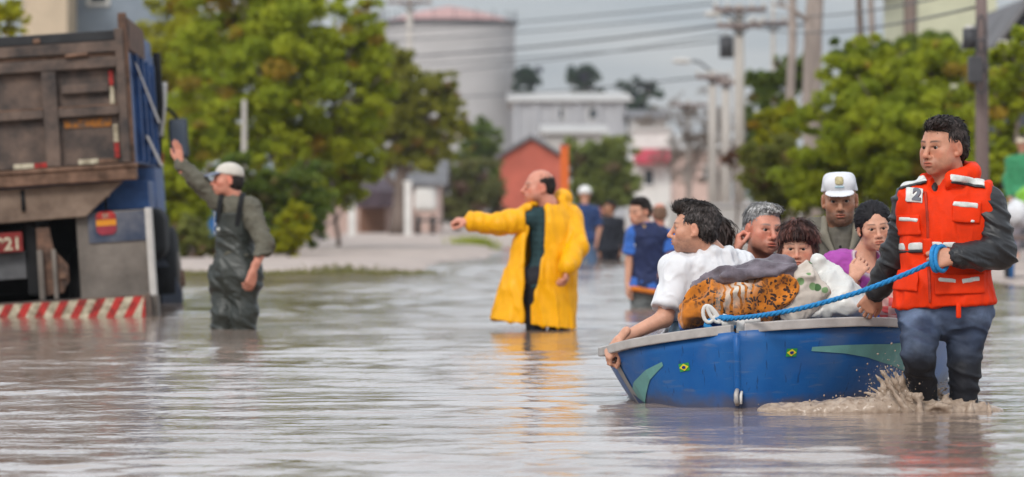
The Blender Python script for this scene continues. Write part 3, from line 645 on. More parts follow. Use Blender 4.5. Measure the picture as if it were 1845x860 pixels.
plant('street_tree', 'big leafy green tree behind the man in the orange vest', 'tree', (1640, 68), [(1620, 200, 0, 130, 85), (1560, 130, 1, 90, 75), (1690, 130, 1, 90, 65), (1510, 240, 0, 90, 85), (1580, 320, 0, 120, 75), (1720, 250, 0, 90, 90), (1480, 330, 0, 80, 70), (1690, 330, 0, 100, 75), (1620, 260, -1, 100, 80)], 56000, .16, G_MID, 31, .13, RG, gap=-.3)
plant('street_tree', 'green tree at the right edge behind the wooden pole', 'tree', (1810, 64), [(1800, 180, 0, 70, 75), (1830, 280, 0, 70, 70), (1760, 320, 0, 60, 70), (1850, 100, 0, 60, 50), (1830, 360, 0, 60, 50)], 22000, .16, G_MID, 32, .1, RG, gap=-.3)
plant('street_tree', 'dark green tree between the bare trunk and the vest man head', 'tree', (1610, 76), [(1620, 100, 0, 60, 40), (1690, 90, 0, 60, 40), (1590, 170, 0, 60, 55), (1540, 110, 0, 50, 45)], 14000, .16, G_DARK, 33, .1, RG, gap=-.3)
plant('shrub', 'bright yellow shrub right of the concrete poles', 'shrub', (1405, 74), [(1405, 225, 0, 46, 42), (1390, 265, 0, 42, 40), (1430, 205, 0, 30, 30)], 9000, .13, G_LIME, 34, .05, RG, gap=-.25)
plant('shrub', 'olive green shrub hanging low above the heads in the boat', 'shrub', (1420, 70), [(1420, 300, 0, 70, 60), (1385, 330, 0, 50, 65), (1470, 340, 0, 75, 55), (1360, 300, 0, 30, 50)], 16000, .14, ((.13, .15, .03), (.27, .27, .055)), 35, .05, RG, gap=-.25)
plant('street_tree', 'dark tree behind the concrete poles on the right', 'tree', (1390, 110), [(1385, 160, 0, 45, 45), (1370, 230, 0, 50, 65), (1430, 130, 0, 45, 45), (1380, 310, 0, 50, 70)], 13000, .24, G_DARK, 36, .12, RG, gap=-.25)
plant('shrub', 'small rusty brown shrub at the foot of the concrete poles', 'shrub', (1320, 90), [(1318, 285, 0, 24, 20), (1340, 275, 0, 24, 18)], 1600, .12, G_RUST, 37, .03)
for i, (px, Y, pt, bw, lab) in enumerate(((1180, 200, 215, 40, 'leafless grey tree far down the street beside the red awning'), (1240, 170, 190, 48, 'leafless brown tree left of the concrete poles'), (1300, 150, 215, 40, 'leafless brown tree behind the concrete poles'))):
    plant('bare_tree', lab, 'tree', (px, Y), [(px, pt + 20, 0, bw, 55), (px + 25, pt + 70, 0, bw, 50), (px - 20, pt + 100, 0, bw, 50)], 9000, .26, G_TWIG, 41 + i, .14, 'leafless trees down the street', M_PALEBARK, gap=.02, asp=7)
for i, (px, py, rx, rz, lab) in enumerate(((948, 140, 26, 22, 'dark far tree just right of the round tank'), (1050, 138, 34, 26, 'dark far tree above the roof of the white factory'), (1152, 168, 42, 34, 'dark blue green far tree right of the white factory'))):
    plant('far_tree', lab, 'tree', (px, 345), [(px, py, 0, rx, rz), (px, py + 40, 0, rx * 1.1, rz)], 5000, .55, G_TEAL, 51 + i, .3, 'dark trees on the rise behind the factory')
# leafless tall trunks behind the right-hand trees
for i, (px, Y, r, bark, lean, lab) in enumerate(((1462, 80, .20, M_PALEBARK, .1, 'thick pale bare trunk rising left of the big leafy tree'), (1428, 84, .10, M_PALEBARK, -.05, 'thin pale bare trunk just left of the thick one'), (1545, 88, .085, M_BARK, .05, 'slim dark bare trunk, left one of the close pair'), (1571, 90, .085, M_PALEBARK, 0, 'slim pale bare trunk, right one of the close pair'), (1641, 82, .15, M_BARK, .02, 'dark bare trunk above the vest man'))):
    b0 = W(px, 374, Y); b0[2] = ground_z(b0[0], Y) - .05; rt = empty('bare_tree', b0, lab, 'tree', 'tall bare trunks on the right')
    m = MB(); rs = random.Random(60 + i); pts = [Vector((lean * z * .12 + .05 * math.sin(z * 1.3 + i), .04 * math.sin(z + i), z)) for z in (0, 1.5, 3, 4.5, 6, 7.5, 9, 10.5)]
    m.tube(pts, [r * 1.3, r * 1.05, r, r * .93, r * .85, r * .7, r * .5, r * .3], 10); m.build('trunk', bark, rt, True)
    m = MB()
    for k in range(9):
        s_ = pts[rs.randint(3, 6)].lerp(pts[7], rs.random() * .4); a = rs.uniform(0, 6.28); ln = rs.uniform(.8, 1.9)
        e = s_ + Vector((math.cos(a) * ln, math.sin(a) * ln, rs.uniform(.3, 1.0))); md = s_.lerp(e, .5) + Vector((0, 0, .12)); m.tube([s_, md, e], [r * .3, r * .2, .012], 6)
        for q in range(4):
            f = md.lerp(e, rs.random()); m.tube([f, f + Vector((rs.uniform(-.5, .5), rs.uniform(-.5, .5), rs.uniform(0, .5)))], [.02, .006], 4)
    m.build('branch', bark, rt, True)
# weeds and grass along the edge of the bank (nobody could count them)
def tufts(name, label, pts, n, hgt, pal, seed):
    rs = np.random.RandomState(seed); k = rs.randint(0, len(pts), n); P = np.array(pts)[k] + rs.normal(size=(n, 3)) * np.array([.25, .3, 0])
    P[:, 2] = gz(P[:, 0], P[:, 1]) - .01; P[:, 2] = np.maximum(P[:, 2], -.03); h = hgt * rs.uniform(.4, 1.2, (n, 1)); d = rs.normal(size=(n, 3)) * .35; d[:, 2] = 1; T = np.cross(d, rs.normal(size=(n, 3))); T /= np.linalg.norm(T, axis=1)[:, None]
    V = np.stack([P - T * .012, P + T * .012, P + d * h * .6 + T * .009, P + d * h], 1).reshape(-1, 3); a = rs.rand(n, 1); C = np.array(pal[0]) * (1 - a) + np.array(pal[1]) * a
    return tag(mesh_obj(name, V, np.arange(4 * n).reshape(n, 4), M_LEAF, None, False, np.repeat(C, 4, 0)), label, 'grass', kind='stuff')
tufts('grass', 'thin muddy grass along the edge of the left bank', [(x, 55.6 + .5 * math.sin(x * 2), 0) for x in np.linspace(-7, -1.3, 60)], 5000, .09, G_OLIVE, 71)
tufts('weeds', 'small clump of weeds standing in the far street', [(-.9, 93, 0), (-.75, 93, 0)], 350, .22, G_MID, 72)
wb = [((x, 430 + 20 * math.sin(x), 2.2 + 1.2 * math.sin(x * .13)), (8, 6, 3.2)) for x in np.arange(-170, 175, 9.)]
fv, fq, fc = leaves(wb, 26000, 1.1, G_TEAL, 73, sub=20); tag(mesh_obj('far_wood', fv, fq, M_LEAF, None, False, fc), 'dark far wood along the end of the street', 'wood', kind='stuff')

# ------------------------------------------------------------------ buildings down the street
M_CONC = mat('weathered_concrete', (.40, .385, .38), .85, .08, .35, .2, 6, stretch=(1, 1, 2)); M_PINK = mat('faded_pink_roof', (.42, .25, .23), .75, .3, .5); M_DARKMET = mat('dark_metal', (.06, .06, .065), .5, .3, 4)
M_WHITEW = mat('white_factory_wall', (.36, .36, .375), .8, .14, .4); M_PALEROOF = mat('pale_roof', (.42, .40, .38), .7, .15, .5); M_BEIGE = mat('beige_wall', (.50, .40, .29), .85, .12, 1.2); M_BLUEG = mat('blue_grey_wall', (.24, .28, .33), .8, .18, 1.0)
M_RED = mat('red_orange_wall', (.42, .105, .07), .8, .25, 1.0); M_GREYROOF = mat('grey_roof', (.15, .145, .15), .8, .25, 1.0); M_GLASS = mat('window_glass', (.05, .06, .07), .12, .3, 3, 0); M_WHITE = mat('white_paint', (.62, .60, .57), .6, .12, 3); M_AWN = mat('red_awning', (.40, .05, .075), .6, .2, 2)
M_BROWNDOOR = mat('brown_wood_door', (.22, .115, .075), .7, .3, 5, stretch=(1, 1, 6)); M_PINKW = mat('pinkish_wall', (.50, .36, .31), .85, .2, 2); M_YELW = mat('pale_yellow_wall', (.50, .50, .36), .85, .12, 1)
def cyl_ring(r0, r1, z0, z1, n=72):
    vs = []; fs = []
    for i in range(n):
        c, s_ = math.cos(2 * math.pi * i / n), math.sin(2 * math.pi * i / n)
        vs += [(r0 * c, r0 * s_, z0), (r1 * c, r1 * s_, z1), ((r1 - .12) * c, (r1 - .12) * s_, z1), ((r0 - .12) * c, (r0 - .12) * s_, z0)]
    for i in range(n):
        a, b = 4 * i, 4 * ((i + 1) % n); fs += [(a, b, b + 1, a + 1), (a + 1, b + 1, b + 2, a + 2), (a + 2, b + 2, b + 3, a + 3), (a + 3, b + 3, b, a)]
    return vs, fs
Yt = 350.; tk = W(809, 374, Yt); tk[2] = 0; rt = empty('storage_tank', tk, 'huge round grey storage tank with a faded pink roof', 'tank'); Rk = 119 * Yt / F_PX; top = .93 + (374 - 47) * Yt / F_PX
nb = 11
for i in range(nb):
    m = MB(); m.add(*cyl_ring(Rk - .008 * (i % 2), Rk - .008 * (i % 2), top * i / nb + .006, top * (i + 1) / nb - .006)); m.build('plate_course', M_CONC, rt, False)
m = MB(); m.add(*cyl_ring(Rk - .03, Rk - .03, 0, top - .1)); m.build('wall', M_CONC, rt, False)
m = MB(); m.add(*cyl_ring(Rk + .22, Rk + .22, top, top + .38)); m.build('rim', M_DARKMET, rt, False)
m = MB(); vs = [(0, 0, top + 1.75)]; fs = []
for k, (rr, zz) in enumerate(((Rk * .55, top + 1.15), (Rk + .1, top + .36))):
    vs += [(rr * math.cos(2 * math.pi * i / 48), rr * math.sin(2 * math.pi * i / 48), zz) for i in range(48)]
fs = [(0, 1 + i, 1 + (i + 1) % 48) for i in range(48)] + [(1 + i, 49 + i, 49 + (i + 1) % 48, 1 + (i + 1) % 48) for i in range(48)]
m.add(vs, fs); m.build('roof', M_PINK, rt, True)
for i in range(20):
    a = 2 * math.pi * i / 20 + .1; m = MB(); m.tube([((Rk + .1) * math.cos(a), (Rk + .1) * math.sin(a), top + .36), ((Rk + .1) * math.cos(a), (Rk + .1) * math.sin(a), top + 1.3)], .045, 6); m.build('railing_post', M_DARKMET, rt)
def wall_box(x0, x1, y0, y1, Y, dep):   # photo rectangle -> front wall at distance Y
    a = W(x0, y1, Y); b = W(x1, y0, Y); return a[0], b[0], a[2], b[2], Y, Y + dep
def house(name, label, x0, x1, ytop, Y, dep, wm, rm, roof='flat', rise=20, group=None, wins=(), eave=.3, doors=()):
    X0, X1, _, z1, Y0, Y1 = wall_box(x0, x1, ytop, 374, Y, dep); z0 = -.6
    o = np.array(((X0 + X1) / 2, Y, 0)); r = empty(name, o, label, 'building', group); w_ = X1 - X0
    m = MB(); m.box((0, dep / 2, (z0 + z1) / 2), (w_, dep, z1 - z0)); m.build('wall', wm, r, bevel=.01)
    h = rise * Y / F_PX; m = MB()
    if roof == 'flat': m.box((0, dep / 2, z1 + .1), (w_ + eave * 2, dep + eave * 2, .2)); m.build('roof', rm, r, bevel=.02)
    elif roof == 'gable':       # ridge runs away from us
        e = eave; m.prism([(-w_ / 2 - e, -e, z1 - .05), (0, -e, z1 + h), (w_ / 2 + e, -e, z1 - .05), (w_ / 2 + e, -e, z1 + .08), (0, -e, z1 + h + .16), (-w_ / 2 - e, -e, z1 + .08)], (0, dep + 2 * e, 0)); m.build('roof', rm, r)
        m = MB(); m.prism([(-w_ / 2, .02, z1), (w_ / 2, .02, z1), (0, .02, z1 + h - .05)], (0, dep - .04, 0)); m.build('gable_wall', wm, r)
    elif roof == 'slope':       # ridge across
        e = eave; m.prism([(-w_ / 2 - e, -e, z1 - .05), (-w_ / 2 - e, dep * .5, z1 + h), (-w_ / 2 - e, dep + e, z1 - .05), (-w_ / 2 - e, dep + e, z1 + .08), (-w_ / 2 - e, dep * .5, z1 + h + .16), (-w_ / 2 - e, -e, z1 + .08)], (w_ + 2 * e, 0, 0)); m.build('roof', rm, r)
    for (a, b, c, d) in wins:
        p, q = W(a, d, Y), W(b, c, Y); cx, cz = (p[0] + q[0]) / 2 - o[0], (p[2] + q[2]) / 2; ww, wh = q[0] - p[0], q[2] - p[2]
        m = MB(); t = .08
        for dx in (-1, 1): m.box((cx + dx * ww / 2, -.02, cz), (t, .1, wh + t)); m.box((cx, -.02, cz + dx * wh / 2), (ww - t, .1, t))
        wo = m.build('window', M_WHITE, r); m = MB(); m.box((cx, -.012, cz), (ww - t, .02, wh - t)); m.build('pane', M_GLASS, wo)
    return r, o, (X0, X1, z1)
# white factory
fr, fo, (fx0, fx1, fz1) = house('factory', 'long white factory building with a pale roof right of the tank', 926, 1128, 182, 300, 26, M_WHITEW, M_PALEROOF, 'slope', 20, wins=((1000, 1016, 195, 215), (1060, 1076, 195, 215)), eave=.5)
for i in range(6):
    m = MB(); m.box((fx0 - fo[0] + (fx1 - fx0) * (i + .08) / 5.4, -.12, fz1 / 2 - .05), (.35, .24, fz1 - .1)); m.build('pilaster', M_WHITEW, fr, bevel=.02)
house('shed', 'low pale roofed shed in front of the white factory', 985, 1085, 240, 250, 14, M_PALEROOF, M_PALEROOF, 'slope', 14, eave=.4)
house('house', 'red orange house with a dark grey roof behind the raincoat man', 902, 1012, 285, 165, 9, M_RED, M_GREYROOF, 'gable', 36, eave=.25)
hr, ho, hx = house('shop', 'white building with a deep red awning far down the street', 1140, 1208, 238, 185, 10, M_WHITE, M_PALEROOF, 'flat', wins=((1160, 1178, 305, 335),), eave=.1)
a, b = W(1143, 292, 185), W(1206, 268, 185); m = MB(); m.prism([(a[0] - ho[0], -.02, b[2]), (a[0] - ho[0], -.02, a[2] - .1), (a[0] - ho[0], -1.0, a[2] - .1), (a[0] - ho[0], -1.0, a[2] + .12)], (b[0] - a[0], 0, 0)); m.build('awning', M_AWN, hr)
house('house', 'small pale house with a grey roof beyond the red awning', 1140, 1200, 212, 240, 9, M_PALEROOF, M_GREYROOF, 'slope', 12)
house('house', 'pinkish house half hidden behind the leafless trees', 1215, 1300, 270, 210, 9, M_PINKW, M_PALEROOF, 'slope', 26, wins=((1232, 1246, 300, 325), (1268, 1282, 300, 325)))
house('building', 'beige rendered building above the dump truck', 40, 121, -60, 92, 9, M_BEIGE, M_GREYROOF, 'flat')
house('building', 'blue grey clad building right of the beige one', 124, 300, -70, 94, 9, M_BLUEG, M_GREYROOF, 'flat', wins=((160, 195, -30, 8),))
house('building', 'pale yellow building behind the right hand trees', 1655, 1796, -40, 96, 9, M_YELW, M_GREYROOF, 'flat')
gr_, go_, gx_ = house('house', 'dark gabled house with a white eave at the top right corner', 1806, 1900, 88, 82, 8, mat('dark_boards', (.055, .058, .065), .7, .3, 4), M_GREYROOF, 'gable', 80, eave=.2)
m = MB(); a, b = W(1796, 84, 82), W(1912, 74, 82); m.box(((a[0] + b[0]) / 2 - go_[0], -.2, (a[2] + b[2]) / 2), (b[0] - a[0], .25, b[2] - a[2])); m.build('eave', M_WHITE, gr_)
# low house with a garage behind the leaning trunk
lr, lo_, lx = house('house', 'low beige house with a brown garage door behind the left trees', 560, 790, 335, 136, 8, M_PINKW, M_GREYROOF, 'slope', 40)
a, b = W(648, 418, 136), W(694, 372, 136); dw = b[0] - a[0]; nsl = 9
for i in range(nsl):
    m = MB(); m.box(((a[0] + b[0]) / 2 - lo_[0], -.05, .05 + (b[2] - .05) * (i + .5) / nsl), (dw, .06, (b[2] - .05) / nsl - .02)); m.build('garage_slat', M_BROWNDOOR, lr)
a, b = W(640, 374, 134), W(716, 350, 134); m = MB(); m.prism([(a[0] - lo_[0], -1.8, b[2] + .1), (a[0] - lo_[0], -.05, b[2] + .5), (a[0] - lo_[0], -.05, b[2] - .05), (a[0] - lo_[0], -1.8, a[2])], (b[0] - a[0], 0, 0)); m.build('canopy', mat('dark_tiles', (.07, .05, .06), .8, .3, 3), lr)
def pillar(label, px, y0, y1, w_px, Y, m_, capm, name='gate_pillar', group='gate pillars by the low house'):
    p = W(px, y1, Y); q = W(px, y0, Y); g = ground_z(p[0], Y); o = np.array((p[0], Y, g - .05)); r = empty(name, o, label, 'pillar', group); w_ = w_px * Y / F_PX; h = q[2] - o[2]
    m = MB(); m.box((0, 0, h / 2), (w_, w_, h)); m.build('shaft', m_, r, bevel=.015); m = MB(); m.box((0, 0, h + .03), (w_ * 1.25, w_ * 1.25, .07)); m.build('capstone', capm, r, bevel=.012); return r
pillar('tall pale gate pillar left of the brown garage door', 634, 342, 432, 13, 118, M_WHITE, M_WHITE)
pillar('white gate pillar right of the dark tree trunk', 735, 330, 425, 13, 122, M_WHITE, M_WHITE)
pillar('pinkish painted gate pillar next to the tall pale one', 605, 362, 432, 22, 112, M_PINKW, M_WHITE)
pillar('short dark post with a pale cap left of the pinkish pillar', 580, 386, 440, 11, 106, M_DARKMET, M_PINKW)
pillar('bright blue gate post behind the shoulder of the man in waders', 381, 362, 440, 14, 79, mat('blue_paint', (.02, .10, .26), .5, .2, 4), M_DARKMET, group=None)
pillar('pale plastered gate post beside the blue one', 366, 370, 440, 13, 79.5, M_BEIGE, M_WHITE, group=None)
# rounded white trailer on two wheels
Yc = 128; c0 = W(766, 374, Yc); c0[2] = ground_z(c0[0], Yc); tr_ = empty('trailer', c0, 'small white rounded trailer parked under the olive tree', 'trailer')
v0 = Vol(.04); u = Yc / F_PX; zc = .93 + (374 - 360) * u - c0[2]; v0.box((0, .5, zc), (20 * u, .7, 21 * u), None, .16); V, Q = v0.mesh(); mesh_obj('body', V, Q, M_WHITE, tr_)
m = MB(); m.box((0, .5, .45), (34 * u, 1.2, .08)); m.tube([(0, -.1, .45), (.9, -.3, .42)], .03); m.build('chassis', M_DARKMET, tr_)
for sx in (-.24, .24):
    for dz in (0,):
        m = MB(); m.tube([(sx - .07, .5, .3), (sx + .07, .5, .3)], .3, 20); wo = m.build('wheel', mat('tyre_rubber', (.025, .025, .027), .8, .3, 8), tr_, True); m = MB(); m.tube([(sx - .085, .5, .3), (sx + .085, .5, .3)], .16, 14); m.build('rim', mat('grey_metal', (.35, .35, .36), .45, .2, 6), wo, True)
# pale low wall on the right behind the boat
def lowwall(label, x0, x1, ytop, Y, m_):
    a, b = W(x0, 374, Y), W(x1, ytop, Y); o = np.array(((a[0] + b[0]) / 2, Y, -.5)); r = empty('garden_wall', o, label, 'wall'); h = b[2] + .5; n = max(2, int((b[0] - a[0]) / 2)); w_ = (b[0] - a[0]) / n
    for i in range(n): m = MB(); m.box((a[0] - o[0] + w_ * (i + .5), 0, h / 2), (w_ - .02, .15, h)); m.build('wall_panel', m_, r, bevel=.01)
    m = MB(); m.box((0, 0, h + .04), (b[0] - a[0] + .1, .24, .08)); m.build('coping', M_CONC, r)
lowwall('pale low garden wall behind the heads in the boat', 1205, 1480, 372, 96, M_PALEROOF)
# orange post behind the raincoat hood
p = W(1017, 374, 62); m = MB(); z1 = .93 + (374 - 264) * 62 / F_PX; rt = empty('marker_post', (p[0], 62, -.5), 'bright orange post standing behind the raincoat hood', 'post'); m.box((0, 0, (z1 + .5) / 2), (.13, .09, z1 + .5)); m.build('shaft', mat('orange_paint', (.62, .13, .03), .5, .15, 5), rt, bevel=.01); m = MB(); m.box((0, 0, z1 + .51), (.16, .12, .03)); m.build('cap', M_RED, rt)

# ------------------------------------------------------------------ poles and wires
M_POLEC = mat('concrete_pole', (.40, .365, .33), .85, .2, 1.5, .4, 12, stretch=(1, 1, .3)); M_POLEW = mat('wooden_pole', (.17, .125, .115), .85, .35, 3, .6, 14, stretch=(1, 1, .15)); M_INS = mat('porcelain', (.5, .48, .45), .3, .1, 6)
def pole(label, px, ytop, wpx, Y, m_, arms=(), trafo=None, lamp=None, tl=0, group='utility poles along the street'):
    p = W(px, 374, Y); o = np.array((p[0], Y, -.5)); H_ = .93 + (374 - ytop) * Y / F_PX + .5; r = empty('utility_pole', o, label, 'pole', group); rad = wpx * Y / F_PX / 2
    m = MB(); m.tube([(0, 0, 0), (tl * .5, 0, H_ * .5), (tl, 0, H_)], [rad * 1.15, rad, rad * .8], 12); m.build('shaft', m_, r, True)
    for yy, half in arms:
        z = .93 + (374 - yy) * Y / F_PX + .5; hw = half * Y / F_PX; m = MB(); m.box((0, -rad - .05, z), (2 * hw, .1, .12)); a = m.build('crossarm', M_POLEW, r, bevel=.01)
        for k in (-.9, -.45, .45, .9): m = MB(); m.tube([(k * hw, -rad - .05, z + .06), (k * hw, -rad - .05, z + .13), (k * hw, -rad - .05, z + .2)], [.05, .07, .035], 8); m.build('insulator', M_INS, a, True)
        m = MB(); m.tube([(-hw * .5, -rad - .05, z), (0, -rad, z - hw * .4)], .025, 6); m.tube([(hw * .5, -rad - .05, z), (0, -rad, z - hw * .4)], .025, 6); m.build('brace', M_DARKMET, a)
    if trafo:
        yy, rr = trafo; z = .93 + (374 - yy) * Y / F_PX + .5; q = rr * Y / F_PX; m = MB(); m.tube([(-rad - q, 0, z - q * 1.5), (-rad - q, 0, z + q * 1.5)], q, 14); t_ = m.build('transformer', M_DARKMET, r, True); m = MB(); m.tube([(-rad - q, 0, z + q * 1.5), (-rad - q, 0, z + q * 2)], [.06, .04], 8); m.build('bushing', M_INS, t_, True)
    if lamp:
        yy, ln = lamp; z = .93 + (374 - yy) * Y / F_PX + .5; l = ln * Y / F_PX; m = MB(); m.tube([(0, 0, z - .3), (l * .5, -.1, z), (l, -.15, z + .05)], .035, 8); a = m.build('lamp_arm', M_DARKMET, r, True); v0 = Vol(.03); v0.ell((l * 1.12, -.15, z + .03), (abs(l) * .25 + .1, .13, .09)); V, Q = v0.mesh(); mesh_obj('lamp_head', V, Q, M_INS, a)
    return r, o, H_
pole('tall concrete power pole with two cross arms and a transformer', 1332, 8, 20, 105, M_POLEC, ((18, 48), (48, 40)), (85, 13), (28, -42))
pole('concrete pole with a street lamp arm left of the transformer pole', 1284, 128, 17, 118, M_POLEC, ((140, 30),), None, (112, -50))
pole('slim pale concrete pole between the two bigger poles', 1308, 140, 19, 126, M_POLEC, ((150, 24),))
pole('slim far concrete pole left of the lamp pole', 1240, 180, 9, 170, M_POLEC, ((190, 34),))
pole('thin pole crossing the sky between transformer pole and pale trunk', 1393, 0, 9, 112, M_POLEC, ((42, 40),))
pole('wooden pole with dark fittings and cables right of the vest man', 1771, -60, 25, 46, M_POLEW, (), (70, 12), None, -.02)
pole('faint tall pole in front of the round tank', 738, -20, 13, 150, M_POLEC, ((5, 40),))
pole('short pale grey pole standing among the left shrubs', 440, 180, 11, 80, M_POLEC, (), group=None)
# guy stay and service boxes on the wooden pole
r0 = empty('cable_loop', W(1762, 60, 45.8), 'dark loops of cable hanging on the wooden pole', 'cable'); m = MB(); u = 46 / F_PX
for k in range(3): m.tube([(0.02 + .05 * math.cos(t) * (1 + .2 * k), -.12 - .02 * k, -.02 - .25 * k + .22 * math.sin(t) * (1 - .1 * k)) for t in np.linspace(0, 6.28, 18)], .014, 6)
m.build('loop', M_DARKMET, r0, True); m = MB(); m.box((-.05, -.16, -.42), (.16, .14, .3)); m.build('splice_box', M_DARKMET, r0, bevel=.02)
WG = 'power lines over the street'
for i, (p0, Y0, q0, p1, Y1, q1, sag, rr, lab) in enumerate((
    (1295, 105, 5, 400, 175, 62, .25, .02, 'topmost thin power line crossing the sky'), (1310, 105, 44, 400, 175, 108, .35, .035, 'thick power line running just over the tank rim to the lower arm'), (1370, 105, 16, 400, 175, 78, .3, .02, 'second power line from the upper arm'), (1300, 118, 62, 400, 190, 140, .5, .02, 'sagging lower power line left of the lamp'), (1256, 118, 140, 500, 210, 170, .4, .025, 'lowest power line above the factory roof'), (1310, 105, 74, 400, 185, 118, .3, .02, 'thin power line just under the thick one'),
    (1345, 105, 46, 1771, 46, 10, .25, .016, 'power line from the transformer pole towards the wooden pole'), (1345, 105, 20, 1800, 46, -30, .25, .014, 'high power line leaving the frame at the top right'), (1470, 112, 44, 1345, 105, 44, .03, .05, 'heavy dark cable between transformer pole and pale trunk'))):
    a, b = Vector(W(p0, q0, Y0)), Vector(W(p1, q1, Y1)); pts = [a.lerp(b, t) - Vector((0, 0, 4 * sag * t * (1 - t))) for t in np.linspace(0, 1, 25)]
    o_ = np.array(a); m = MB(); m.tube([p_ - a for p_ in pts], rr, 6); o = m.build('power_line', M_DARKMET, None, True); o.location = o_; tag(o, lab, 'cable', WG)
# ------------------------------------------------------------------ dump truck
TY = 34.; TS = F_PX / TY; TH = R(3.7); PIV = (240, 300)
def T(px, py):
    dx, dy = px - PIV[0], PIV[1] - py
    return ((dx * math.cos(TH) + dy * math.sin(TH)) / TS, (-dx * math.sin(TH) + dy * math.cos(TH)) / TS)
tp = W(PIV[0], PIV[1], TY)
TR = empty('dump_truck', tp, 'old dump truck with rusty dark tailgate sunk in the flood and tilted to the left', 'truck', rot=(0, -TH, R(2.2)))
M_TG = mat('worn_dark_steel', (.085, .072, .068), .75, .45, 4, .5, 30, cut=(.36, .68), col2=(.165, .115, .09)); M_RUST = mat('rusty_steel', (.13, .075, .05), .85, .5, 7, .7, 24, col2=(.24, .14, .095)); M_RUSTD = mat('dark_rusty_steel', (.075, .055, .048), .8, .5, 9, .6, 26, col2=(.19, .105, .07)); M_BLK = mat('black_rubber', (.012, .012, .013), .75, .3, 8)
M_BLUET = mat('truck_blue_paint', (.022, .065, .20), .45, .5, 3, .2, 20, col2=(.05, .12, .30)); M_MUDG = mat('muddy_grey_steel', (.135, .115, .10), .75, .3, 2.5, .3, 18, col2=(.21, .18, .155)); M_CREAM = mat('cream_reflector', (.30, .25, .17), .55, .2, 16, cut=(.36, .58), col2=(.52, .46, .34)); M_REDR = mat('red_reflector', (.20, .03, .025), .5, .2, 16, cut=(.34, .56), col2=(.44, .035, .03)); M_ORANGE = mat('orange_worn_print', (.62, .22, .02), .6, .5, 26, cut=(.42, .56), col2=(.11, .07, .05)); M_SLATE = mat('slate_fender', (.07, .08, .105), .5, .3, 4); M_OFFW = mat('off_white_paint', (.5, .47, .44), .6, .2, 4)
WT = 2.45
def tbox(name, x0, x1, z0, z1, y0, y1, m_, parent=None, bev=.008):
    m = MB(); m.box(((x0 + x1) / 2, (y0 + y1) / 2, (z0 + z1) / 2), (x1 - x0, y1 - y0, z1 - z0)); return m.build(name, m_, parent or TR, bevel=bev)
U = lambda py: T(240, py)[1]; XX = lambda px: (px - 240) / TS
tgate = tbox('tailgate', -WT + .02, -.045, U(292), U(80), .03, .07, M_TG)
tbox('top_rail', -WT, -.05, U(91), U(72), -.06, .03, M_TG, tgate); tbox('top_edge', -WT, -.04, U(70), U(52), .0, .09, mat('black_steel', (.03, .03, .032), .6, .3, 6), tgate)
tbox('rail', -WT, -.05, U(119), U(99), -.05, .028, M_TG, tgate); tbox('rust_seam', -WT, -.05, U(98), U(93), -.03, .027, M_RUST, tgate)
for i, (a, b) in enumerate(((86, 112), (-152, -126))):
    tbox('stile', XX(a), XX(b), U(292), U(120), -.045, .029, M_TG, tgate)
tbox('stile', XX(222), XX(237), U(292), U(50), -.062, .03, M_TG, tgate); tbox('stile', -WT, -WT + .08, U(292), U(50), -.06, .03, M_TG, tgate)
for a, b in ((112.5, 221.5), (-125.5, 85.5), (-271, -152.5)): tbox('middle_rail', XX(a), XX(b), U(204), U(188), -.04, .028, M_TG, tgate); tbox('rust_edge', XX(a), XX(b), U(187.5), U(185), -.035, .026, M_RUST, tgate)
tbox('step_plate', XX(120), XX(205), U(162), U(146), -.03, .025, M_TG, tgate)
m = MB(); m.tube([(XX(132), -.075, U(95)), (XX(172), -.075, U(93))], .018, 8); m.build('handle', M_RUST, tgate, True)
for p in ((150, 62),): tbox('bolt', XX(p[0] - 75), XX(p[0] - 62), U(p[1] + 6), U(p[1] - 3), -.02, .0, M_RUST, tgate)
for (x0, x1, y0, y1, mm) in ((206, 214, 124, 152, M_REDR), (206, 214, 153, 185, M_CREAM), (208, 217, 222, 254, M_CREAM), (208, 217, 255, 282, M_REDR), (25, 62, 283, 292, M_CREAM), (63, 96, 283, 292, M_REDR), (142, 178, 282, 291, M_CREAM), (179, 214, 283, 291, M_RUST), (-110, -72, 283, 292, M_CREAM), (-71, -35, 283, 292, M_REDR)):
    tbox('reflector', XX(x0), XX(x1), U(y1), U(y0), .016, .029, mm, tgate, .003)
tbox('worn_lettering', XX(120), XX(205), U(225), U(209), .02, .0285, M_ORANGE, tgate, .002)
# corner post, side boards, stripes
tbox('corner_post', -.05, .02, U(292), U(22), -.03, .1, M_RUSTD); tbox('corner_post', -WT - .06, -WT, U(292), U(22), -.03, .1, M_RUSTD)
tbox('side_board', -.05, .0, U(292), U(40), .1, 4.3, M_BLUET); tbox('side_board', -WT - .06, -WT, U(292), U(40), .1, 4.3, M_BLUET); tbox('side_top', -.06, .03, U(88), U(30), .1, 2.6, M_RUSTD); tbox('bed_front', -WT + .002, -.052, U(292), U(25), 4.2, 4.28, M_RUSTD)
tbox('bed_floor', -WT + .002, -.052, U(292), U(280), .1, 4.19, M_RUSTD)
for k, y in enumerate((.9, 1.8, 2.7, 3.6)): tbox('side_rib', .001, .05, U(290), U(90), y, y + .1, M_BLUET)
m = MB(); m.prism([(.056, .2, U(110)), (.056, .6, U(115)), (.056, 4.1, U(205)), (.056, 3.6, U(205))], (.006, 0, 0)); m.build('white_stripe', M_OFFW, TR)
m = MB(); m.prism([(.056, 1.2, U(240)), (.056, 1.7, U(240)), (.056, 4.1, U(292)), (.056, 3.5, U(292))], (.006, 0, 0)); m.build('white_stripe', M_OFFW, TR)
m = MB(); m.tube([(.05, 4.2, U(230)), (.09, 4.35, U(170)), (.11, 4.35, U(120))], .025, 8); m.build('exhaust_stack', M_OFFW, TR, True)
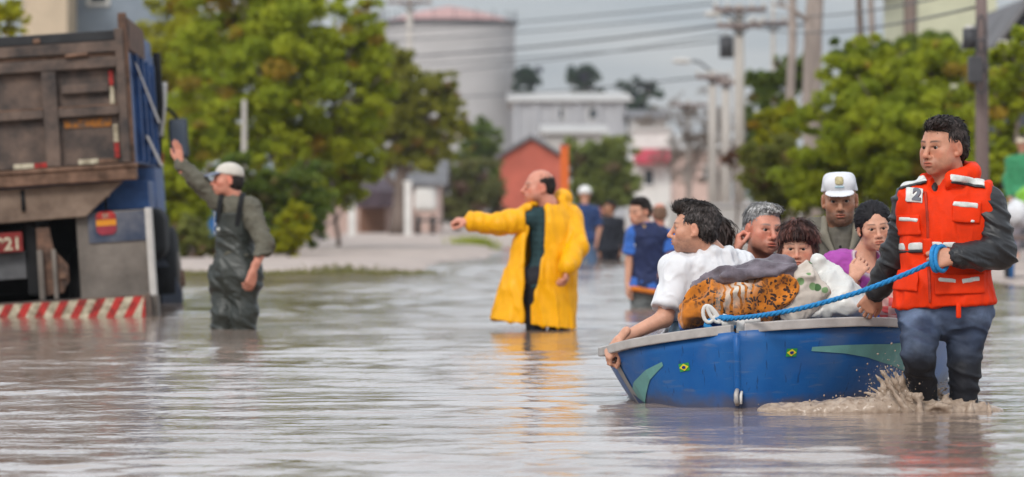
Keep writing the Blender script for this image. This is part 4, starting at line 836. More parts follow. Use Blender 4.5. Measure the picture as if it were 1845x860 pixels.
m = MB(); m.tube([(.0, 4.2, U(292)), (.05, 4.3, U(160)), (.05, 4.3, U(60))], .04, 8); m.build('hydraulic_pipe', M_BLK, TR, True)
# rusty ledge, hinge frame, brackets
tbox('ledge', -WT - .05, .03, U(324), U(298), -.16, .1, M_RUST, bev=.015); tbox('ledge_lip', -WT - .05, .045, U(301), U(294), -.18, .0, M_RUST)
m = MB(); a, b, c, d = (XX(-150), U(328)), (XX(222), U(325)), (XX(150), U(385)), (XX(-150), U(390)); m.prism([(a[0], -.06, a[1]), (b[0], -.06, b[1]), (c[0], -.06, c[1]), (d[0], -.06, d[1])], (0, .06, 0)); m.build('hinge_plate', mat('brown_dusty_steel', (.17, .115, .085), .8, .35, 4, .4, 20, col2=(.25, .18, .135)), TR, bevel=.01)
m = MB(); m.tube([(XX(40), -.07, U(330)), (XX(40), -.07, U(368))], .018, 8); m.build('latch_rod', M_BLK, TR, True)
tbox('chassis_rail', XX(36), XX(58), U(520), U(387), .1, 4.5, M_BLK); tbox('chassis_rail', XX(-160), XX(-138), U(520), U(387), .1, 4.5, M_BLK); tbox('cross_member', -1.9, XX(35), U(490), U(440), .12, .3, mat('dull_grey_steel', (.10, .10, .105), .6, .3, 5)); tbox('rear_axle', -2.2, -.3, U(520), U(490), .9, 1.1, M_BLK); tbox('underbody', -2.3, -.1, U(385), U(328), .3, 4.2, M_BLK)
tbox('added_shade_sheet', -2.3, -.15, U(560), U(385), 1.6, 1.7, M_BLK)  # added black sheet standing in for the shade beneath the truck
m = MB(); m.prism([(XX(58), .0, U(400)), (XX(82), .0, U(400)), (XX(88), .0, U(440)), (XX(112), .0, U(470)), (XX(112), .0, U(500)), (XX(100), .0, U(520)), (XX(58), .0, U(525))], (0, .05, 0)); br = m.build('bumper_bracket', M_RUSTD, TR, bevel=.008); tbox('bracket_flange', XX(58), XX(68), U(530), U(440), -.06, -.001, M_MUDG, br); tbox('bracket_flange', XX(84), XX(92), U(530), U(440), -.05, -.001, M_MUDG, br); tbox('bolt', XX(95), XX(108), U(494), U(484), -.03, -.001, M_RUST, br)
# number plate
M_PLATE = mat('red_plate', (.20, .022, .02), .5, .3, 8); pl = tbox('number_plate', XX(-58), XX(33), U(440), U(405), .0, .02, M_PLATE, None, .004)
def text_mesh(name, s_, size, m_, parent, loc, rot=(R(90), 0, 0), align='RIGHT', ext=.002, offset=0):
    cu = bpy.data.curves.new(name, 'FONT'); cu.body = s_; cu.size = size; cu.align_x = align; cu.extrude = ext; cu.offset = offset; to = bpy.data.objects.new('tmp', cu); COL.objects.link(to)
    bpy.context.view_layer.update(); me = bpy.data.meshes.new_from_object(to.evaluated_get(bpy.context.evaluated_depsgraph_get())); bpy.data.objects.remove(to); me.materials.clear(); me.materials.append(m_)
    o = bpy.data.objects.new(name, me); COL.objects.link(o); o.parent = parent; o.location = loc; o.rotation_euler = rot; return o
text_mesh('plate_number', '921', .15, M_CREAM, pl, (XX(31), -.003, U(436)), offset=.004)
# mudguards, round warning sign, striped bumper bar
tbox('mudguard', XX(131), XX(262), U(535), U(378), .02, .05, M_MUDG); bp_ = tbox('blue_mudguard_panel', XX(152), XX(260), U(434), U(380), .005, .019, mat('scuffed_blue', (.035, .075, .17), .6, .6, 4, .3, 20, col2=(.14, .14, .16)), None, .004); tbox('mudguard_edge', XX(255), XX(266), U(535), U(376), -.0, .3, M_OFFW); tbox('mudguard', -WT - .05, XX(-170), U(535), U(378), .02, .05, M_MUDG)
tbox('blue_fender', XX(150), XX(262), U(377), U(327), .25, 1.2, M_BLUET); tbox('lamp', XX(176), XX(192), U(352), U(343), .1, .2, mat('amber_lamp', (.5, .36, .22), .4, .2, 9)); tbox('lamp_stalk', XX(182), XX(187), U(376), U(352.5), .12, .16, M_BLK)
sg_ = empty('speed_sign', (XX(185), .0, U(399)), rot=(0, 0, 0)); sg_.parent = TR; wd, hg = 18 / TS, 21 / TS
def seg(name, z0, z1, m_):
    pts = []; rr = wd
    n = 10; out_ = []
    def half(z): return wd * min(1, (1 - max(0, abs(z) / hg - .55) ** 2 / .45 ** 2 * .75) ** .5)
    zs = np.linspace(z0, z1, n); pts = [(half(z), 0, z) for z in zs] + [(-half(z), 0, z) for z in zs[::-1]]
    m = MB(); m.prism(pts, (0, .004, 0)); return m.build(name, m_, sg_)
a = seg('red_field', hg * .3, hg, M_REDR); seg('amber_field', -hg * .22, hg * .28, mat('amber_print', (.62, .24, .02), .5, .15, 9)); seg('dark_red_field', -hg, -hg * .24, mat('dark_red_print', (.25, .03, .045), .5, .2, 9)); sg_.location.y = -.006 + .0
text_mesh('sign_number', '80', .055, M_CREAM, sg_, (0, -.003, hg * .42), align='CENTER')
bz0, bz1 = U(571), U(534); bm_ = tbox('bumper_bar', -WT, XX(258), bz0 - .03, bz1 + .015, -.16, -.06, M_TG); x = -WT + .03; i = 0; pw = 16.5 / TS; sl = 22 / TS
while x < XX(247) - .01:
    x1 = min(x + pw, XX(247)); m = MB(); lo0, lo1 = x, x1; hi0, hi1 = min(x + sl, XX(247)), min(x1 + sl, XX(247))
    if hi1 - hi0 < .005: hi0 = hi1 - .004
    m.prism([(lo0, -.166, bz0), (lo1, -.166, bz0), (hi1, -.166, bz1), (hi0, -.166, bz1)], (0, .005, 0)); m.build('stripe', M_REDR if i % 2 else M_CREAM, bm_); x = x1; i += 1
tbox('lower_beam', -WT, XX(262), bz0 - .16, bz0 - .034, -.1, .02, M_BLK); tbox('side_skirt', XX(252), XX(268), bz0 - .1, U(535.5), -.05, .4, M_MUDG)
# wheels, front fender, cab, mirror
def truck_wheel(xc, y, z, wd_):
    m = MB(); m.tube([(xc - wd_ / 2, y, z), (xc - wd_ / 2 + .03, y, z), (xc + wd_ / 2 - .03, y, z), (xc + wd_ / 2, y, z)], [.46, .52, .52, .46], 28); w_ = m.build('wheel', M_BLK, TR, True)
    m = MB(); m.tube([(xc + wd_ / 2 - .02, y, z), (xc + wd_ / 2 + .015, y, z)], [.28, .26], 20); rm_ = m.build('rim', M_MUDG, w_, True)
    m = MB(); m.tube([(xc + wd_ / 2, y, z), (xc + wd_ / 2 + .05, y, z)], [.1, .08], 14); m.build('hub', M_RUST, w_, True)
zw = -tp[2] + .1
for xc in (-.2, -WT + .2, -.52, -WT + .52): truck_wheel(xc, .95, zw, .27)
truck_wheel(-.05, 5.4, zw + .12, .27); truck_wheel(-WT + .1, 5.4, zw + .05, .27)
v0 = Vol(.03); v0.box((-.17, 4.75, U(423) - .02), (.2, .55, .26), None, .14); V_, Q_ = v0.mesh(); mesh_obj('fuel_tank', V_, Q_, M_BLK, TR)
m = MB(); pr = [(-.07, U(470)), (.0, U(490)), (.07, U(520)), (.12, U(550)), (.13, U(590))]
for k in range(4): m.add([(pr[k][0] - .2, 4.9, pr[k][1]), (pr[k][0], 4.9, pr[k][1]), (pr[k + 1][0], 4.9, pr[k + 1][1]), (pr[k + 1][0] - .2, 4.9, pr[k + 1][1]), (pr[k][0] - .2, 4.95, pr[k][1]), (pr[k][0], 4.95, pr[k][1]), (pr[k + 1][0], 4.95, pr[k + 1][1]), (pr[k + 1][0] - .2, 4.95, pr[k + 1][1])], [(0, 1, 2, 3), (4, 7, 6, 5), (1, 5, 6, 2), (0, 3, 7, 4)])
m.build('mudflap', M_SLATE, TR); tbox('flap_stripe', -.19, -.13, U(590), U(470), 4.86, 4.89, M_BLUET)
v0 = Vol(.04); v0.box((-WT / 2, 5.6, U(250)), (1.17, .95, 1.0), None, .16); V_, Q_ = v0.mesh(); cb = mesh_obj('cab', V_, Q_, M_BLUET, TR)
tbox('cab_window', -.062, -.045, U(230), U(130), 5.1, 6.1, M_GLASS, cb); tbox('rear_window', -1.9, -.5, U(225), U(140), 4.63, 4.66, M_GLASS, cb); tbox('windscreen', -2.2, -.25, U(235), U(125), 6.54, 6.57, M_GLASS, cb); tbox('door_handle', -.058, -.02, U(262), U(252), 5.0, 5.15, M_BLK, cb); tbox('side_marker', -.02, .04, U(285), U(262), 4.6, 4.66, mat('orange_lamp', (.55, .13, .03), .4, .2, 9), cb)
q = W(322, 250, 39.5) - tp; q = np.array((q[0] * math.cos(-R(2.2)) - q[1] * math.sin(-R(2.2)), q[0] * math.sin(-R(2.2)) + q[1] * math.cos(-R(2.2)), q[2])); q = np.array((q[0] * math.cos(TH) + q[2] * math.sin(TH), q[1], -q[0] * math.sin(TH) + q[2] * math.cos(TH)))
v0 = Vol(.012); v0.box(q, (.095, .05, .2), None, .035); V_, Q_ = v0.mesh(); mr = mesh_obj('mirror', V_, Q_, mat('mirror_shell', (.035, .042, .055), .45, .2, 6), TR); m = MB(); m.tube([(-.06, q[1] + .1, q[2] + .3), (q[0] - .08, q[1], q[2] + .3), (q[0], q[1], q[2] + .2)], .018, 8); m.build('mirror_arm', M_BLK, mr, True); tbox('mirror_glass', q[0] - .075, q[0] + .075, q[2] - .17, q[2] + .17, q[1] - .056, q[1] - .049, mat('mirror_glass', (.10, .12, .15), .08, .1, 3, 0, spec=.8), mr)
# ------------------------------------------------------------------ rescue boat
BX = np.array([1.047, 18.5, 0.]); BA = nrm((.2, .98, 0)); BR = np.array([BA[1], -BA[0], 0]); ROLL = R(5.8)
BT = empty('rescue_boat', BX, 'blue flat bottomed aluminium rescue boat full of people with flag stickers on the bow', 'boat')
st = [0, .05, .13, .24, .36, .48, .62, .85, 1.2, 1.7, 2.3, 2.9, 3.4]
gw = [.015, .17, .35, .52, .63, .69, .74, .79, .81, .82, .81, .79, .76]
ch = [.01, .085, .19, .29, .36, .405, .45, .50, .56, .65, .65, .64, .62]
gz_ = [.358, .355, .346, .334, .318, .304, .298, .296, .296, .296, .296, .296, .296]
ck = [-.06, -.1, -.13, -.14, -.145, -.15, -.15, -.15, -.15, -.15, -.15, -.15, -.15]
def bpt(t, off, z):                     # boat coordinates -> local to the boat's root
    c, s_ = math.cos(ROLL), math.sin(ROLL); zz = z - .05; o2 = off * c - zz * s_ * 0 ; z2 = off * s_ + zz * c + .05
    return BA * t + BR * o2 + np.array((0, 0, z2))
def side_pt(sgn, i, v):                 # v 0 gunwale .. 1 chine, with a slight bulge
    t = st[i]; o = gw[i] * (1 - v) + ch[i] * v + .018 * math.sin(math.pi * v) * (i > 0); z = gz_[i] * (1 - v) + ck[i] * v
    return bpt(t - .0 + .05 * (1 - v) * -1 * (i == 0), sgn * o, z)
def surf(t, sgn, v):                    # interpolated side point
    o1 = np.interp(t, st, gw); o2 = np.interp(t, st, ch); z1 = np.interp(t, st, gz_); z2 = np.interp(t, st, ck)
    return bpt(t, sgn * (o1 * (1 - v) + o2 * v + .018 * math.sin(math.pi * v)), z1 * (1 - v) + z2 * v)
M_HULL = mat('boat_blue_paint', (.006, .10, .36), .4, .2, 2.2, .12, 30, col2=(.02, .12, .34), spec=.25); 
def hull_wear(m):       # scratches, chalky rub marks and a brown water line
    t = m.node_tree; b = t.nodes['Principled BSDF']; src = b.inputs['Base Color'].links[0].from_socket; L = t.links.new; c = nd('ShaderNodeTexCoord', t)
    def layer(src, scale, st, lo, hi, col, fac):
        mp = nd('ShaderNodeMapping', t); mp.inputs['Scale'].default_value = st; mp.inputs['Rotation'].default_value = (0, .3, 0); L(c.outputs['Object'], mp.inputs[0]); n = nd('ShaderNodeTexNoise', t); n.inputs['Scale'].default_value = scale; n.inputs['Detail'].default_value = 6; L(mp.outputs[0], n.inputs['Vector'])
        r = nd('ShaderNodeMapRange', t); r.inputs[1].default_value = lo; r.inputs[2].default_value = hi; r.inputs[4].default_value = fac; L(n.outputs[0], r.inputs[0]); x = nd('ShaderNodeMixRGB', t); L(r.outputs[0], x.inputs[0]); L(src, x.inputs[1]); x.inputs[2].default_value = (*col, 1); return x.outputs[0]
    s_ = layer(src, 3.2, (1, 1, 1), .5, .72, (.09, .13, .23), .6); s_ = layer(s_, 26, (.25, .25, 1.6), .60, .68, (.12, .16, .25), .35); s_ = layer(s_, 40, (1.5, 1.5, .25), .64, .7, (.012, .03, .09), .6)
    z = nd('ShaderNodeSeparateXYZ', t); L(c.outputs['Object'], z.inputs[0]); n = nd('ShaderNodeTexNoise', t); n.inputs['Scale'].default_value = 9; L(c.outputs['Object'], n.inputs['Vector']); ma = nd('ShaderNodeMath', t, operation='MULTIPLY_ADD'); ma.inputs[1].default_value = .12; L(n.outputs[0], ma.inputs[0]); L(z.outputs[2], ma.inputs[2])
    r = nd('ShaderNodeMapRange', t); r.inputs[1].default_value = .13; r.inputs[2].default_value = .075; r.inputs[4].default_value = .7; L(ma.outputs[0], r.inputs[0]); x = nd('ShaderNodeMixRGB', t); L(r.outputs[0], x.inputs[0]); L(s_, x.inputs[1]); x.inputs[2].default_value = (.10, .08, .075, 1); L(x.outputs[0], b.inputs['Base Color'])
hull_wear(M_HULL)
M_HULLIN = mat('boat_inside_blue', (.03, .10, .30), .5, .3, 5); M_ALU = mat('scratched_aluminium', (.42, .39, .37), .5, .2, 7, .2, 40, metal=.15); M_TEAL = mat('pale_teal_paint', (.14, .32, .30), .45, .2, 5); M_SCUFF = mat('scuffed_paint', (.20, .20, .24), .6, .35, 14, .2, 40, cut=(.4, .6), col2=(.05, .09, .2))
nv = 8; vs = []; fs = []
for sgn in (-1, 1):
    b = len(vs)
    for i in range(len(st)):
        for k in range(nv + 1): vs.append(side_pt(sgn, i, k / nv))
    for i in range(len(st) - 1):
        for k in range(nv): q = [b + i * (nv + 1) + k, b + (i + 1) * (nv + 1) + k, b + (i + 1) * (nv + 1) + k + 1, b + i * (nv + 1) + k + 1]; fs.append(q if sgn > 0 else q[::-1])
b = len(vs)
for i in range(len(st)): vs += [bpt(st[i], -ch[i], ck[i]), bpt(st[i], 0, ck[i] - .03), bpt(st[i], ch[i], ck[i])]
for i in range(len(st) - 1):
    for k in (0, 1): fs.append([b + i * 3 + k, b + i * 3 + k + 1, b + (i + 1) * 3 + k + 1, b + (i + 1) * 3 + k])
b = len(vs); n = len(st) - 1; vs += [bpt(st[n], -gw[n], gz_[n]), bpt(st[n], gw[n], gz_[n]), bpt(st[n], ch[n], ck[n]), bpt(st[n], -ch[n], ck[n])]; fs.append([b, b + 1, b + 2, b + 3])
hull = mesh_obj('hull', vs, fs, M_HULL, BT)
import bmesh
bm = bmesh.new(); bm.from_mesh(hull.data); bmesh.ops.remove_doubles(bm, verts=bm.verts, dist=.0005); bmesh.ops.recalc_face_normals(bm, faces=bm.faces)
if sum((f.normal.dot(f.calc_center_median() - Vector(BA * 1.5)) * f.calc_area() for f in bm.faces)) < 0: bmesh.ops.reverse_faces(bm, faces=bm.faces)
bm.to_mesh(hull.data); bm.free()
md = hull.modifiers.new('wall', 'SOLIDIFY'); md.thickness = .012; md.offset = -1
# gunwale rail (square section), swept on both sides
def sweep(name, pts, w_, h_, m_, parent, up=(0, 0, 1)):
    m = MB(); pts = [Vector(p) for p in pts]; vs = []; fs = []
    for i, p in enumerate(pts):
        t = (pts[min(i + 1, len(pts) - 1)] - pts[max(i - 1, 0)]).normalized(); u_ = Vector(up); a = t.cross(u_).normalized()
        for dx, dz in ((-1, -1), (1, -1), (1, 1), (-1, 1)): vs.append(p + a * dx * w_ / 2 + u_ * dz * h_ / 2)
    for i in range(len(pts) - 1):
        for k in range(4): fs.append((4 * i + k, 4 * i + (k + 1) % 4, 4 * i + 4 + (k + 1) % 4, 4 * i + 4 + k))
    fs += [(0, 1, 2, 3), tuple(4 * (len(pts) - 1) + k for k in (3, 2, 1, 0))]; m.add(vs, fs); return m.build(name, m_, parent, bevel=.006)
for sgn in (-1, 1):
    tt = np.concatenate([np.linspace(0, .6, 22), np.linspace(.7, 3.4, 16)]); sweep('gunwale', [bpt(t, sgn * (np.interp(t, st, gw) + .012), np.interp(t, st, gz_) + .012) for t in tt], .038, .044, M_ALU, BT)
m = MB(); m.tube([bpt(-.04, 0, .35), bpt(-.028, 0, .25), bpt(-.012, 0, .1), bpt(.004, 0, -.08)], [.019, .018, .017, .015], 10); m.build('stem', M_HULL, BT, True)
m = MB(); m.tube([bpt(-.03, 0, .085), bpt(-.065, 0, .07), bpt(-.065, 0, .035), bpt(-.025, 0, .02)], .011, 8); m.build('bow_eye', M_ALU, BT, True)
m = MB(); m.tube([bpt(-.024, .02, .075), bpt(-.05, .02, .06), bpt(-.05, .02, .02)], .007, 6); m.build('shackle', M_WHITE, BT, True)
def decal(name, sgn, pts, m_, out=.003):          # paint patch lying on the hull side: (t, v) outline, triangulated as a fan strip
    vs = []; n = len(pts); P = [surf(t, sgn, v) for t, v in pts]
    c = np.mean(P, 0); nn = nrm(np.cross(P[1] - P[0], P[2] - P[0])); nn = nn if nn @ (BR * sgn - BA * .6) > 0 else -nn
    return nn, P
def strip(name, sgn, ts, v0s, v1s, m_, out=.0035, N=70, parent=None):
    vs = []; fs = []
    for i in range(N + 1):
        f = i / N; t = ts[0] + (ts[1] - ts[0]) * f; va = v0s[0] + (v0s[1] - v0s[0]) * f; vb = v1s[0] + (v1s[1] - v1s[0]) * f
        d = (surf(t + .02, sgn, .5) - surf(t - .02, sgn, .5)); nn = nrm(np.cross(d, surf(t, sgn, 0) - surf(t, sgn, 1))); nn = nn if nn @ (BR * sgn - BA * .3) > 0 else -nn
        for k in range(5): vs.append(surf(t, sgn, va + (vb - va) * k / 4) + nn * out)
    for i in range(N):
        for k in range(4): fs.append((5 * i + k, 5 * i + k + 1, 5 * i + 6 + k, 5 * i + 5 + k))
    return mesh_obj(name, vs, fs, m_, parent or BT)
strip('teal_stripe', 1, (.13, 1.3), (.2, .13), (.24, .62), M_TEAL); strip('teal_stripe', -1, (.17, .46), (.2, .42), (.24, .72), M_TEAL)
strip('bow_scuff', -1, (.33, .47), (.62, .45), (.98, .98), M_SCUFF, .005); strip('corner_scuff', -1, (.43, .50), (.06, .06), (.98, .98), mat('bare_grey_corner', (.28, .27, .27), .55, .25, 10), .0045)
M_FG = mat('flag_green', (.03, .25, .06), .5, .1, 5); M_FY = mat('flag_yellow', (.68, .55, .03), .5, .1, 5); M_FB = mat('flag_blue', (.02, .03, .16), .5, .1, 5)
for sgn, t0, t1, v0 in ((1, .076, .099, .21), (-1, .092, .118, .25)):
    fl = strip('flag_sticker', sgn, (t0, t1), (v0, v0), (v0 + .08, v0 + .08), M_FG, .004, 4); fl['label'] = 'green yellow and blue flag sticker on the bow'
    tm, vm = (t0 + t1) / 2, v0 + .04; q = [(tm - (t1 - t0) * .46, vm), (tm, vm - .035), (tm + (t1 - t0) * .46, vm), (tm, vm + .035)]
    d = nrm(np.cross(surf(t1, sgn, vm) - surf(t0, sgn, vm), surf(tm, sgn, 0) - surf(tm, sgn, 1))); d = d if d @ (BR * sgn - BA * .3) > 0 else -d
    mesh_obj('flag_diamond', [surf(t, sgn, v) + d * .0065 for t, v in q], [(0, 1, 2, 3)], M_FY, fl, False)
    mesh_obj('flag_disc', [surf(tm + (t1 - t0) * .19 * math.cos(a), sgn, vm + .0155 * math.sin(a)) + d * .009 for a in np.linspace(0, 5.76, 12)], [tuple(range(12))], M_FB, fl, False)
def bbox_b(name, t0, t1, o0, o1, z0, z1, m_):
    m = MB(); vs = [bpt(t, o, z) for t in (t0, t1) for o in (o0, o1) for z in (z0, z1)]; m.add(vs, [(0, 1, 3, 2), (4, 6, 7, 5), (0, 4, 5, 1), (2, 3, 7, 6), (0, 2, 6, 4), (1, 5, 7, 3)]); return m.build(name, m_, BT, bevel=.005)
bbox_b('floor', .4, 3.3, -.34, .34, -.1, -.085, M_HULLIN); bbox_b('foredeck', .12, .4, -.2, .2, .26, .275, M_HULLIN)
for t in (1.0, 1.9, 2.8): bbox_b('bench', t, t + .3, -.73, .73, .14, .17, M_ALU)
m = MB(); m.tube([bpt(.1, 0, .33), bpt(.1, 0, .41)], .025, 10); m.tube([bpt(.1, -.09, .40), bpt(.1, .09, .40)], .018, 8); m.build('cleat', M_WHITE, BT, True)
m = MB(); m.tube([surf(.47, -1, 1) + np.array((-.06, .05, .0)), surf(.47, -1, 1) + np.array((-.02, .02, .07)), surf(.5, -1, .9)], .02, 8); m.build('skeg', M_BLK, BT, True)
# ------------------------------------------------------------------ cargo in the boat
def bundle(name, label, cat, vol, m_, col=None, amp=.012, sc_=9, seed=1, stretch=(1, 1, 1), group=None, ridge=True):
    V, Q = vol.mesh(); o = V.mean(0); o[2] = V[:, 2].min(); V = folds(V, Q, amp, sc_, stretch, seed, ridge)
    r = mesh_obj(name, V - o, Q, m_, None, True, col(V) if col else None); r.location = o; return tag(r, label, cat, group)
def leopard():
    m = mat('leopard_blanket', (.46, .145, .012), .85, .3, 16, .5, 80, sheen=.3); t = m.node_tree; b = t.nodes['Principled BSDF']; src = b.inputs['Base Color'].links[0].from_socket
    c = nd('ShaderNodeTexCoord', t); v = nd('ShaderNodeTexVoronoi', t, feature='F1'); v.inputs['Scale'].default_value = 46; v.inputs['Randomness'].default_value = 1; L = t.links.new; nz = nd('ShaderNodeTexNoise', t); nz.inputs['Scale'].default_value = 22
    ad = nd('ShaderNodeVectorMath', t, operation='MULTIPLY_ADD'); ad.inputs[1].default_value = (.06,) * 3; L(c.outputs['Object'], nz.inputs['Vector']); L(nz.outputs['Color'], ad.inputs[0]); L(c.outputs['Object'], ad.inputs[2]); L(ad.outputs[0], v.inputs['Vector'])
    r = nd('ShaderNodeValToRGB', t); e = r.color_ramp.elements; e[0].position = .36; e[0].color = (1, 1, 1, 1); e[1].position = .5; e[1].color = (0, 0, 0, 1); L(v.outputs['Distance'], r.inputs[0])
    n2 = nd('ShaderNodeTexNoise', t); n2.inputs['Scale'].default_value = 4.5; L(c.outputs['Object'], n2.inputs['Vector']); r2 = nd('ShaderNodeValToRGB', t); r2.color_ramp.elements[0].position = .37; r2.color_ramp.elements[1].position = .5; L(n2.outputs[0], r2.inputs[0])
    m1 = nd('ShaderNodeMath', t, operation='MULTIPLY'); L(r.outputs[0], m1.inputs[0]); L(r2.outputs[0], m1.inputs[1])
    x = nd('ShaderNodeMixRGB', t); L(m1.outputs[0], x.inputs[0]); L(src, x.inputs[1]); x.inputs[2].default_value = (.035, .016, .012, 1)
    a = nd('ShaderNodeAttribute', t, attribute_name='Col'); x2 = nd('ShaderNodeMixRGB', t); L(a.outputs['Color'], x2.inputs[0]); L(x.outputs[0], x2.inputs[1]); x2.inputs[2].default_value = (.62, .56, .48, 1); m2 = nd('ShaderNodeMixRGB', t); L(x2.outputs[0], m2.inputs[1])
    w_ = nd('ShaderNodeTexWave', t); w_.inputs['Scale'].default_value = 9; w_.inputs['Distortion'].default_value = 9; L(c.outputs['Object'], w_.inputs['Vector']); r3 = nd('ShaderNodeValToRGB', t); r3.color_ramp.elements[0].position = .25; r3.color_ramp.elements[1].position = .4; L(w_.outputs[0], r3.inputs[0])
    m3 = nd('ShaderNodeMath', t, operation='MULTIPLY'); L(a.outputs['Color'], m3.inputs[0]); L(r3.outputs[0], m3.inputs[1]); L(m3.outputs[0], x2.inputs[0]); L(x2.outputs[0], b.inputs['Base Color']); return m
Yb = 18.86; pw = lambda px, py, dy=0: W(px, py, Yb + dy)
v = Vol(.009); v.ell(pw(1275, 548), (.11, .15, .10), None, .06); v.ell(pw(1330, 540), (.17, .17, .13), None, .06); v.ell(pw(1390, 528), (.13, .16, .135), None, .06); v.ell(pw(1250, 570), (.055, .1, .06), None, .05); v.ell(pw(1415, 545), (.09, .14, .12), None, .05); v.ell(pw(1345, 560), (.2, .17, .07), None, .05)
lp = bundle('blanket', 'orange leopard print blanket bundled on the bow of the boat', 'blanket', v, leopard(), lambda V: np.repeat((np.exp(-(((V[:, 0] - pw(1325, 0)[0]) * .8 + (V[:, 2] - pw(0, 520)[2]) * -.75) / .05) ** 2 - (((V[:, 0] - pw(1325, 0)[0]) * .6 + (V[:, 2] - pw(0, 520)[2]) * .8) / .12) ** 2))[:, None], 3, 1), .022, 7, 3)
v = Vol(.009); v.chain([pw(1258, 522, .0), pw(1305, 498, -.02), pw(1365, 485, -.03), pw(1412, 479, .0)], [.026, .042, .046, .04], .03, flat=((0, 1, 0), 2.4)); v.cap(pw(1385, 484, -.12), pw(1420, 488, -.1), .034, .026, k=.03)
bundle('blanket', 'folded grey purple blanket lying on top of the leopard print bundle', 'blanket', v, mat('grey_blanket', (.105, .085, .105), .85, .35, 10, .5, 60, col2=(.21, .18, .21), sheen=.2), None, .016, 8, 5, (.45, 1, 2.0))
v = Vol(.009); v.cap(pw(1424, 562, -.1), pw(1454, 505, -.08), .07, .052, k=.04); v.cap(pw(1446, 562, -.08), pw(1474, 530, -.08), .06, .05, k=.04); v.cap(pw(1442, 496, -.08), pw(1452, 480, -.06), .036, .02, k=.03)
def floral():
    m = mat('floral_bag', (.52, .46, .40), .7, .12, 10); t = m.node_tree; b = t.nodes['Principled BSDF']; src = b.inputs['Base Color'].links[0].from_socket; L = t.links.new
    c = nd('ShaderNodeTexCoord', t); v_ = nd('ShaderNodeTexVoronoi', t); v_.inputs['Scale'].default_value = 17; L(c.outputs['Object'], v_.inputs['Vector']); r = nd('ShaderNodeValToRGB', t); r.color_ramp.elements[0].position = .28; r.color_ramp.elements[0].color = (1, 1, 1, 1); r.color_ramp.elements[1].position = .36; r.color_ramp.elements[1].color = (0, 0, 0, 1); L(v_.outputs['Distance'], r.inputs[0])
    r4 = nd('ShaderNodeValToRGB', t); r4.color_ramp.interpolation = 'CONSTANT'; el = r4.color_ramp.elements; el[0].color = (.05, .12, .04, 1); el[1].position = .45; el[1].color = (.16, .27, .12, 1); e3 = el.new(.75); e3.color = (.42, .22, .17, 1); L(v_.outputs['Color'], r4.inputs[0])
    x = nd('ShaderNodeMixRGB', t); L(r.outputs[0], x.inputs[0]); L(src, x.inputs[1]); L(r4.outputs[0], x.inputs[2]); L(x.outputs[0], b.inputs['Base Color']); return m
bundle('bag', 'cream bag with green and pink leaf print beside the leopard blanket', 'bag', v, floral(), None, .012, 11, 6)
v = Vol(.009); v.ell(pw(1503, 540, .05), (.13, .16, .10), None, .05); v.ell(pw(1494, 515, .05), (.07, .12, .09), None, .05); v.cap(pw(1486, 505, .05), pw(1474, 470, .05), .04, .018, k=.04); v.ell(pw(1530, 555, .03), (.10, .14, .07), None, .05); v.ell(pw(1465, 562, .04), (.08, .14, .055), None, .05)
bundle('sack', 'white plastic sack knotted beside the print bag in the boat', 'sack', v, mat('white_plastic', (.60, .59, .56), .35, .12, 7, .4, 26, spec=.5), None, .017, 6, 7)
v = Vol(.009); v.ell(pw(1597, 545, .35), (.07, .1, .10), None, .03)
def check():
    m = mat('pink_check', (.55, .10, .10), .75, .1, 9); t = m.node_tree; b = t.nodes['Principled BSDF']; L = t.links.new; c = nd('ShaderNodeTexCoord', t); k = nd('ShaderNodeTexChecker', t); k.inputs['Scale'].default_value = 24; k.inputs[1].default_value = (.62, .10, .10, 1); k.inputs[2].default_value = (.62, .34, .30, 1); L(c.outputs['Object'], k.inputs[0]); L(k.outputs[0], b.inputs['Base Color']); return m
bundle('bag', 'pink and red checked bag behind the vest man hip in the boat', 'bag', v, check(), None, .012, 9, 8)
v = Vol(.01); v.cap(pw(1290, 578, .02), pw(1560, 574, .3), .055, .055, k=.03, flat=((0, 0, 1), .6)); v.cap(pw(1240, 590, .02), pw(1300, 578, -.02), .05, .05, k=.03, flat=((0, 0, 1), .6))
bundle('tarpaulin', 'bright blue tarpaulin tucked under the bundles along the bow', 'tarpaulin', v, mat('blue_tarp', (.02, .10, .42), .4, .35, 9, .4, 30, col2=(.10, .2, .5)), None, .022, 8, 9)
# rope from the bow cleat to the hand
hx = W(1676, 474, 18.02); c0 = BX + bpt(.1, -.09, .42); rp = [c0 + (hx - c0) * t - np.array((0, .05 * math.sin(math.pi * t) + .12 * min(1, t * 4) * (1 - t), .045 * 4 * t * (1 - t))) for t in np.linspace(0, 1, 30)]
M_ROPE = mat('blue_rope', (.02, .20, .46), .6, .3, 90, .8, 160, stretch=(1, 1, 1)); RO = empty('rope', c0, 'taut blue towing rope from the bow to the hand of the vest man', 'rope')
def twisted(pts, rad, strands=3, tw=70):
    m = MB(); pts = [np.array(p) for p in pts]; 
    P = np.array(pts); L_ = np.concatenate([[0], np.cumsum(np.linalg.norm(np.diff(P, axis=0), axis=1))]); n = int(max(20, L_[-1] / .012)); s_ = np.linspace(0, L_[-1], n); Q = np.stack([np.interp(s_, L_, P[:, k]) for k in range(3)], 1); tg = np.gradient(Q, axis=0); tg /= np.linalg.norm(tg, axis=1)[:, None]
    a = np.cross(tg, (0, 0, 1.)); a += 1e-6; a /= np.linalg.norm(a, axis=1)[:, None]; b = np.cross(a, tg)
    for k in range(strands):
        ph = tw * s_ + 2 * math.pi * k / strands; m.tube(Q + (a * np.cos(ph)[:, None] + b * np.sin(ph)[:, None]) * rad * .5, rad * .56, 5)
    return m
m = twisted([p - c0 for p in rp], .0125); m.build('line', M_ROPE, RO, True)
